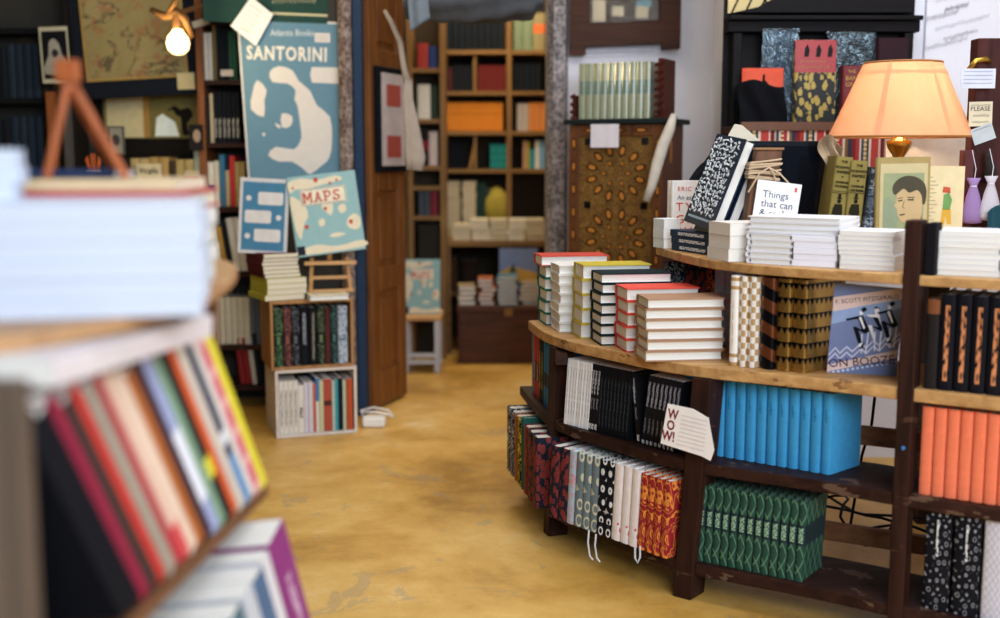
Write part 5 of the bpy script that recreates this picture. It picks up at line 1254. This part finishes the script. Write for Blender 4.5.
m.prism([(xat(726, 3.93), zat(14, 3.93)), (xat(905, 3.93), zat(14, 3.93)), (xat(905, 3.93), zat(-6, 3.93)), (xat(820, 3.93), zat(-30, 3.93)), (xat(780, 3.93), zat(-8, 3.93)), (xat(752, 3.93), zat(8, 3.93))], 0, .03); m.build('pediment', DKW, r, bevel=.003)
m = MB(); m.T = T; m.box(x0 + .02, x0 + .05, 3.90, yD - .001, zl + .001, zat(33, 3.9)); m.box(x1 - .05, x1 - .02, 3.90, yD - .001, zl + .001, zat(33, 3.9)); m.build('pilaster', DKW, r, bevel=.003)
m = MB(); m.T = T; m.mat(plain('d8c088')); m.box(x0 + .01, x1 - .01, yD - .006, yD - .001, zat(13, 3.95), 2.1); m.build('window_pane', None, r)
m = MB(); m.T = T
for k in range(-3, 16):
    for s2 in (-1, 1):
        a0 = x0 + .02 + k * .045; zz = zat(14, 3.95)
        q0, q1 = Vector((a0, yD - .010, zz)), Vector((a0 + s2 * .14, yD - .010, zz + .30))
        if x0 < q1.x < x1 and x0 < q0.x < x1: m.bar(q0, q1, .005, .007, up=(0, 1, 0))
m.build('lattice', DKW, r)
# striped textile hanging from the ledge
def textile():
    g = G('striped_weave'); X, Y, Z = g.xyz(); f = g.math('FRACT', g.math('MULTIPLY', X, 5.6))
    col = g.ramp(f, [(0, '7c1f26'), (.07, 'a83a36'), (.14, 'd8cdbb'), (.17, '3c3f58'), (.22, 'a8853f'), (.27, '2b2f44'), (.32, 'd6c9b8'), (.36, 'b5403a'), (.50, 'd8b9a8'), (.53, '6d1f28'), (.60, 'b8a890'), (.63, '34384e'), (.68, 'c9bfae'), (.72, 'a83436'), (.84, 'dccfbc'), (.88, '7c5a30'), (.93, '2e3348')], const=True)
    k = g.math('GREATER_THAN', g.math('FRACT', g.math('MULTIPLY', Z, 70)), .5)
    k2 = g.math('LESS_THAN', g.math('ABSOLUTE', g.math('SUBTRACT', g.math('FRACT', g.math('MULTIPLY', X, 11.2)), .5)), .06)
    col = g.mix(g.math('MULTIPLY', k, k2), col, lin('d8c79a')); g.bump(g.noise(g.scale(300, 300, 300), 1, 1), .3)
    r = empty('striped_textile', Vector((xat(740, 3.74), 3.74, zl - .30)), 'red striped woven textile hanging behind the lamp', 'textile')
    W = xat(884, 3.74) - xat(738, 3.74)
    m = MB(); m.grid(lambda u, v: (u * W, .006 * math.sin(u * 22), v * .285), 60, 6); m.build('weave', g.fin(col, .9), r, solid=.003)
    m = MB(); m.grid(lambda u, v: (u * W, -.004 + .006 * math.sin(u * 22), .284 + v * .028), 60, 1); m.build('brown_border', deco('brown_rib_weave', '5c3f33', ('rules', '7d5a48', .006, .5)), r, solid=.006)
textile()
# things on the ledge
zl += .0006
def upright_cover(u0, u1, v0, y, w, label, mat, pm=PG_Y, yaw=0, lean=3):
    x = xat(u0, y); W = xat(u1, y) - x; H = zat(v0, y) - zl
    return book(face_mtx(Vector((x, y, zl)), yaw, math.radians(lean)), label, w, H, W, mat, pm), W, H
b, W, H = upright_cover(791, 832, 40, 3.83, .03, 'red and gold tall hardback standing on dresser ledge in plastic', deco('gilt_leaf_pattern', '2f3030', ('blob', 'a8914e', 60, .72, .6), rough=.35), lean=2)
cf = cover_face(.03); m = mbp(cf); m.mat(plain('9c2a2c', .3)); m.prism([(.001, H * .62), (W - .001, H * .62), (W - .001, H - .001), (.001, H - .001)], 0, .001)
m.mat(plain('1c1618', .4))
for k in range(3): x = .03 + k * .038; m.prism([(x, H * .80), (x + .014, H * .80), (x + .018, H * .88), (x + .010, H * .95), (x + .002, H * .90)], .001, .0014)
m.build('jacket_print', None, b)
m = mbp(cf); scribble(m, .02, .10, H * .75, .003, .0014, 12, .0009); scribble(m, .015, .11, H * .685, .006, .0014, 12, .0012); m.mats = [plain('c9a860')]; m.build('gilt_title', None, b)
b, W, H = upright_cover(838, 862, 66, 3.86, .03, 'dark red gilt-titled hardback half hidden behind the lampshade', plain('6e2226', .4), lean=2)
cf = cover_face(.03); lettering('THE', .014, plain('b8964a'), b, .02, H * .88, mtx=cf); lettering('BANKS\nOF', .020, plain('b8964a'), b, .012, H * .76, mtx=cf)
b, W, H = upright_cover(872, 903, 38, 3.86, .03, 'dark plum hardback standing at right end of ledge', plain('2c171c', .4), lean=2)
SLEEVE = None
g = G('crinkled_clear_plastic'); n = g.noise(g.obj(), 22, 3, .6, 1.5); g.bump(n, 1.0, .03); g.p.inputs['Alpha'].default_value = .45
SLEEVE = g.fin(lin('8fa4b0'), .06, .9, spec=1.0)
def wrapped(u0, u1, v0, v1, y, label, base):
    x0, x1 = xat(u0, y), xat(u1, y); z0, z1 = max(zl, zat(v1, y)), zat(v0, y)
    r = empty('wrapped_print', Vector(((x0 + x1) / 2, y, zl)), label, 'print'); W = x1 - x0
    m = MB(); m.box(-W / 2, W / 2, 0, .006, 0, z1 - zl); m.build('board', plain(base, .5), r)
    m = MB(); m.grid(lambda u, v: (-W / 2 - .006 + (W + .012) * u, -.010 - .008 * math.sin(u * 9 + 3 * v) * math.sin(v * 7), (z1 - zl + .008) * v), 24, 24); m.build('plastic_sleeve', SLEEVE, r, smooth=True)
wrapped(760, 793, 31, 76, 3.90, 'blue print in crinkled clear plastic behind the red jacket', '35506a')
wrapped(824, 868, 34, 72, 3.91, 'grey print in crinkled clear plastic left of plum hardback', '1f2a30')
b, W, H = upright_cover(740, 781, 68, 3.87, .008, 'bright red-orange card with dark seated figure on the ledge', plain('d8502f', .5), lean=2)
cf = cover_face(.008); m = mbp(cf); m.mat(plain('1a1416')); cx = W * .52
m.prism(smooth_poly([(cx - .002, H - .020), (cx + .006, H - .026), (cx + .004, H - .038), (cx + .022, H - .060), (cx + .014, H - .085), (cx - .010, H - .085), (cx - .004, H - .062), (cx - .030, H - .050), (cx - .026, H - .042), (cx - .006, H - .050)], 2), 0, .001); m.build('cover_print', None, b)
m = MB(); T = Matrix.Translation((xat(736, 3.83), 3.83, zl))
Wb = xat(784, 3.83) - xat(736, 3.83); Hb = zat(84, 3.83) - zl
m.T = T; m.grid(lambda u, v: (Wb * (u * (1 - .06 * v) + .02 * math.sin(v * 6)), -.018 - .018 * math.sin(u * math.pi) - .006 * math.sin(u * 12 + v * 5), v * (Hb + .012 * math.sin(u * 5.5))), 20, 14); m.grid(lambda u, v: (Wb * (u * (1 - .06 * v) + .02 * math.sin(v * 6)), .018 + .004 * math.sin(u * 9), v * (Hb + .012 * math.sin(u * 5.5))), 20, 14)
tag(m.build('cloth_bag', plain('0f1014', .8), smooth=True, solid=.004), 'soft black cloth bag slumped in front of red-orange card', 'bag')
# paper sheets behind the lamp
m = MB(); m.box(xat(886, 3.33), xat(966, 3.33), 3.33, 3.334, ZL + .0008, zat(132, 3.33)); tag(m.build('paper_sheet', plain('e6dcca', .8)), 'large cream paper sheet brightly lit behind the lamp', 'paper')
# writing on the white wall above the lamp
r = empty('wall_writing', Vector((xat(955, 3.975), 3.975, zat(30, 3.975))), 'grey handwriting scrawled on white wall above the lampshade', 'writing')
m = MB(); m.T = T_ = Matrix.Rotation(math.radians(90), 4, 'X')
for k in range(7): scribble(m, -.12 + .03 * (k % 3), .09 - .035 * ((k * 5) % 4), .13 - k * .032, .010, .0008, 26, .0006, slope=.25)
m.mats = [PENCIL]; m.build('pencil_lines', None, r)
# dark timber column with notes and sachets
yC = 3.02; r = empty('timber_column', Vector((xat(986, yC), yC, ZL)), 'dark red timber column at the right edge behind lamp', 'column')
def cx_(u): return (u - 986) * yC / 1150
m = MB(); m.box(cx_(972), .22, 0, .05, .0006, zat(38, yC) - ZL); m.build('shaft', wood('2c1414', '4a2420', 'z', .5, name='red_column_wood'), r, bevel=.004)
m = MB(); m.box(cx_(964), cx_(974) , -.004, .03, .0006, zat(150, yC) - ZL); m.build('side_strip', plain('5a2a2a', .5), r, bevel=.002)
m = MB(); m.T = Matrix.Translation((cx_(970), -.02, zat(66, yC) - ZL)); m.tube([(-.022, 0, -.01), (-.005, 0, .012), (.02, 0, .016), (.035, .015, .01)], .007, 8); m.build('hook', BRASS, r, smooth=True)
def note(u0, u1, v0, v1, y, label, col, ink, rows_, roll=0, big=None):
    c = at_y((u0 + u1) / 2, (v0 + v1) / 2, y); w_ = (u1 - u0) * y / 1150; h_ = (v1 - v0) * y / 1150
    q = empty('paper_note', facing(c, 0, 0, roll), label, 'note')
    m = MB(); m.box(-w_ / 2, w_ / 2, -h_ / 2, h_ / 2, 0, .0012); m.build('sheet', plain(col, .8), q)
    m = MB()
    for k in range(rows_): scribble(m, -w_ * .42, w_ * .40, h_ * (.36 - .8 * k / rows_), h_ * .035, .0016, 14, .0005)
    m.mats = [plain(ink)]; m.build('handwriting', None, q); return q, w_, h_
note(961, 995, 69, 88, yC - .028, 'white handwritten note pinned highest on the timber column', 'cfd3e2', '6a6f94', 4)
q, w_, h_ = note(969, 992, 102, 126, yC - .012, 'cream note with large handwritten capitals on the timber column', 'd8cdb0', '3a352e', 1, .02)
lettering('PLEASE', .0165, INK, q, -.027, .008, z=.0016); m = MB(); scribble(m, -.02, .022, -.004, .005, .0016, 7, .0008); scribble(m, -.022, .02, -.020, .003, .0016, 9, .0006); m.mats = [INK]; m.build('scrawled_lines', None, q)
note(972, 994, 126, 142, yC - .016, 'small tilted blue edged tag below the cream column note', 'b8c0c4', '3c4450', 1, .35)
def sachet(u, v, w_, h_, col, label, y):
    c = at_y(u, v, y); q = empty('lavender_sachet', c, label, 'sachet')
    m = MB(); m.lathe([(.001, 0), (w_ * .42, .003), (w_ * .52, h_ * .10), (w_ * .50, h_ * .24), (w_ * .40, h_ * .42), (w_ * .28, h_ * .62), (w_ * .17, h_ * .80), (w_ * .15, h_ * .83), (w_ * .30, h_), (w_ * .26, h_)], 18)
    for p_ in m.v: a = math.atan2(p_.y, p_.x); p_.x *= 1 + .09 * math.sin(a * 7 + p_.z * 60); p_.y *= .6
    g = G('gauze_' + col); g.p.inputs['Alpha'].default_value = .82; m.build('gauze_bag', g.fin(lin(col), .7), q, smooth=True)
    m = MB(); m.tube([(w_ * .13 * math.cos(k * .6), w_ * .10 * math.sin(k * .6), h_ * .82) for k in range(12)], .002, 5); m.tube([(0, 0, h_ * .84), (.004, .0, h_ * 1.2), (0, .02, h_ * 1.6)], .001, 4); m.build('ribbon', plain('d9d4e0'), q)
sachet(971.5, 224, .058, .118, '9a7cb0', 'purple gauze lavender sachet hanging on timber column', yC - .05)
sachet(989, 221, .056, .115, 'c9c3cc', 'white gauze sachet hanging at the right edge', yC - .06)
m = MB(); m.T = Matrix.Translation((xat(984, yC), yC - .03, zat(165, yC))); m.tube([(0, 0, -.045), (.006, -.006, -.01), (.0, .002, .02), (.002, .01, .035)], [.018, .014, .008, .003], 8); tag(m.build('hanging_ornament', plain('262420', .5), smooth=True), 'dark little ornament hanging above the sachets', 'ornament')
m = MB(); m.T = Matrix.Translation((xat(997, 2.9), 2.93, ZL)); m.grid(lambda u, v: (.0 + .12 * u, .01 * math.sin(u * 12), .006 + v * .10 + .02 * math.sin(u * 5)), 12, 8); tag(m.build('teal_cloth', plain('1f4a58', .8), solid=.004), 'teal cloth draped behind stacks at the right edge', 'cloth')

# ================================================================ FOREGROUND COUNTER ON THE LEFT
ZT = .900
top_out = [(-1.7, .55), (-.95, .62), (-.62, .85), (-.50, 1.02), (-.435, 1.13), (-.385, 1.24), (-.365, 1.38), (-.372, 1.55), (-.395, 1.72), (-.43, 1.84), (-.50, 1.92), (-.62, 1.96), (-1.7, 2.05)]
top_s = [tuple(v) for v in dense(top_out, 5)]
ctr = empty('book_counter', Vector((-.8, 1.5, 0)), 'rounded wooden counter with leaning books in the blurred foreground', 'counter'); T = Matrix.Translation((.8, -1.5, 0))
m = MB(); m.T = T; m.prism(top_s, ZT - .017, ZT); m.build('counter_top', wood('9c7450', 'bf9468', 'x', .5, name='counter_wood'), ctr, bevel=.006)
m = MB(); m.T = T; m.prism([(-.66, .93), (-.405, .93), (-.335, 1.62), (-.66, 1.74)], .575, .593)
for v in m.v: v.z += (v.x - .8 + .37) * .15
m.build('shelf', wood('5a3a26', '80583a', 'y', .5, name='counter_shelf'), ctr, bevel=.003)
m = MB(); m.T = T; m.prism([(-.66, .93), (-.34, .93), (-.26, 1.74), (-.66, 1.86)], .245, .27)
for v in m.v: v.z += (v.x - .8 + .30) * .15
m.build('shelf', wood('5a3a26', '80583a', 'y', .5, name='counter_shelf'), ctr, bevel=.003)
m = MB(); m.T = T; m.box(-.95, -.405, .950, .975, 0, ZT - .02); m.build('end_panel', wood('4a3e34', '66564a', 'z', .6, name='end_panel_wood'), ctr, bevel=.003)
m = MB(); m.T = T; m.box(-.95, -.42, 1.68, 1.70, 0.594, ZT - .025); m.build('end_panel', wood('5a3a26', '80583a', 'z', .5, name='counter_end'), ctr)
m = MB(); m.T = T; m.box(-.69, -.662, .93, 1.7, 0, ZT - .025); m.build('back_panel', plain('1c2028'), ctr)
m = MB(); m.T = T; m.box(-.66, -.40, 1.58, 1.62, 0, .244); m.build('leg_panel', W_D, ctr)
# leaning books along the face
def frow(specs, p0, p1, z, where, lean, dep=.17):
    row(specs, p0, p1, z, yaw=math.radians(90 - 0), lean=lean, where=where, jit=.004)
FC = [('black', '15171d', .24, 2), ('crimson', '8c1f3c', .252, 1), ('charcoal green', '26332e', .24, 1), ('bright red', 'c03430', .25, 1), ('grey-beige', '9a9486', .245, 1), ('deep red', 'a82c38', .25, 1), ('cream pink', 'd8b8a6', .25, 1), ('light peach', 'e0c8b4', .245, 1), ('orange-brown', 'a8602c', .24, 1), ('dark plum', '3a2430', .25, 1), ('lavender blue', '9aa4cc', .255, 1), ('sage green', '7c9a80', .24, 1),
      ('black yellow-labelled', '17191e', .25, 1), ('vivid orange', 'cf5a2c', .255, 1), ('pale beige', 'c9beb2', .25, 1), ('navy white-marked', '1c2a48', .25, 1), ('off-white', 'd6cec8', .25, 1), ('pink-striped', 'd0707c', .255, 1), ('bright yellow', 'dcd038', .26, 1)]
sp = []
for nm, c, h_, n in FC:
    mt = plain(c, .5)
    if nm.startswith('black yellow'): mt = deco('blackyellowlabel', c, ('zband', 'cfc83a', .07, .10))
    if nm.startswith('navy white'): mt = deco('navywhitemark', c, ('zband', 'd0d4dc', .10, .12), ('zband', '4f86b8', .0, .08))
    if nm.startswith('pink-striped'): mt = deco('pinkstripes', c, ('rules', 'd9a0a0', .05, .3))
    if nm.startswith('lavender'): mt = deco('lavbands', c, ('zband', 'dfe2ee', .05, .16))
    if nm == 'cream pink': mt = deco('creampinkfoot', c, ('zband', 'c84c50', .0, .05))
    sp.append(B(nm, .0285, h_ + .018, .17, mt, hard=False, n=n))
row(sp, (-.385, 1.125), (-.335, 1.61), .597, lean=math.radians(-26), where='leaning under the counter top', jit=.004, tilt=math.radians(8.5))
row([B('white', .03, .235, .12, plain('cfd2d6'), n=2, hard=False), B('blue', .03, .235, .12, plain('3f6c9a'), hard=False), B('off-white', .03, .235, .12, plain('c3c6cc'), n=3, hard=False), B('teal-grey', .03, .235, .12, plain('4f6c78'), hard=False), B('pale', .03, .245, .12, plain('c0c4cc'), hard=False), B('slate blue', .03, .25, .12, plain('51698a'), hard=False), B('white-backed', .022, .262, .12, plain('d8d4d8'), hard=False),
     B('magenta purple', .055, .272, .12, deco('magentatitle', '8a3878', ('title', 'c9a8c0', .03, .2, .010, 40)), hard=False)], (-.325, 1.12), (-.262, 1.67), .273, lean=math.radians(-14), where='on the lower counter shelf', jit=.004, tilt=math.radians(8.5))
stack(1, (-.47, 1.30, .853), math.radians(-72), .28, .10, .019, 'large white', plain('cfc8cc'), hard=False, mode='spine', where='lying on the leaning books', noun='magazine') if False else None
b = book(frame(Vector((-.350, 1.385, .864)), (.06, 0, .998), (-.98, .19, 0)), 'white paperback lying flat under the counter edge', .026, .34, .18, plain('d8d0d4'), hard=False)
# stacks on the counter
CP_ = pages('cbd4e6', 'cool_pages')
stack(6, (-.62, 1.150, ZT), math.radians(12), .312, .20, .0196, 'pale blue-white', plain('cdd6e6', .6, vary=.03), hard=False, mode='fore', where='on the counter', pm=CP_, jit=.004)
stack(3, (-.68, 1.165, ZT + .1205), math.radians(18), .175, .11, .018, 'white loose', plain('d6dcea'), hard=False, mode='tail', where='atop blue-white pile at left edge', pm=CP_, jit=.008)
stack(4, (-.61, 1.40, ZT), math.radians(3), .222, .2, .0245, 'grey-green', plain('6f7f74'), hard=False, mode='spine', where='behind the blue-white stack')
stack(1, (-.62, 1.405, ZT + .100), math.radians(3), .236, .21, .024, 'wide red', plain('c03a4c'), PG_C, hard=True, mode='spine', where='beneath the orange easel', noun='hardback')
stack(1, (-.60, 1.425, ZT + .1250), math.radians(3), .20, .18, .014, 'cream', plain('d9c39c'), PG_C, hard=False, mode='spine', where='on the wide red book', noun='paperback')  # cream slab added in place of gloss on the red cover
stack(1, (-.65, 1.50, ZT + .1400), math.radians(3), .15, .12, .010, 'dark blue', plain('22355c'), hard=True, mode='spine', where='on the cream stand-in below the easel', noun='hardback')
# orange wooden easel
zb = ZT + .1400
r = empty('wooden_easel', Vector((-.54, 1.44, zb)), 'blurred orange wooden A-frame easel on the foreground books', 'easel')
ap = at_y(69, 78, 1.45) - r.location; f1 = at_y(48, 200, 1.44) - r.location; f2 = at_y(127, 198, 1.48) - r.location
for f_ in (f1, f2):
    f_.z = .001; MB().bar(f_, ap, .013, .010).build('leg', W_OR, r, bevel=.002)
MB().bar((ap.x + .01, .13, .0145), (ap.x + .004, .006, ap.z - .012), .012, .010).build('rear_leg', W_OR, r, bevel=.002)
m = MB(); m.T = Matrix.Translation(ap); m.obox((0, -.002, .008), (1, 0, 0), (0, 1, 0), (0, 0, 1), .014, .010, .014); m.build('hinge_block', W_OR, r, bevel=.003)
# dark hanging coat at the left edge
m = MB(); m.T = Matrix.Translation((-1.0, 2.1, 1.09)); m.grid(lambda u, v: (-.16 + .285 * u - .05 * (1 - v) * u ** 3, .02 * math.sin(u * 14), v * .75), 24, 4)
r = empty('dark_curtain', Vector((0, 0, 0)), 'dark plum curtain hanging at the blurred left edge', 'curtain'); m.build('cloth', plain('1f1920', .9), r, solid=.01, smooth=True)
MB().tube([(-1.25, 2.1, 1.845), (-.80, 2.1, 1.845)], .008, 8).build('curtain_rod', BLACK, r)
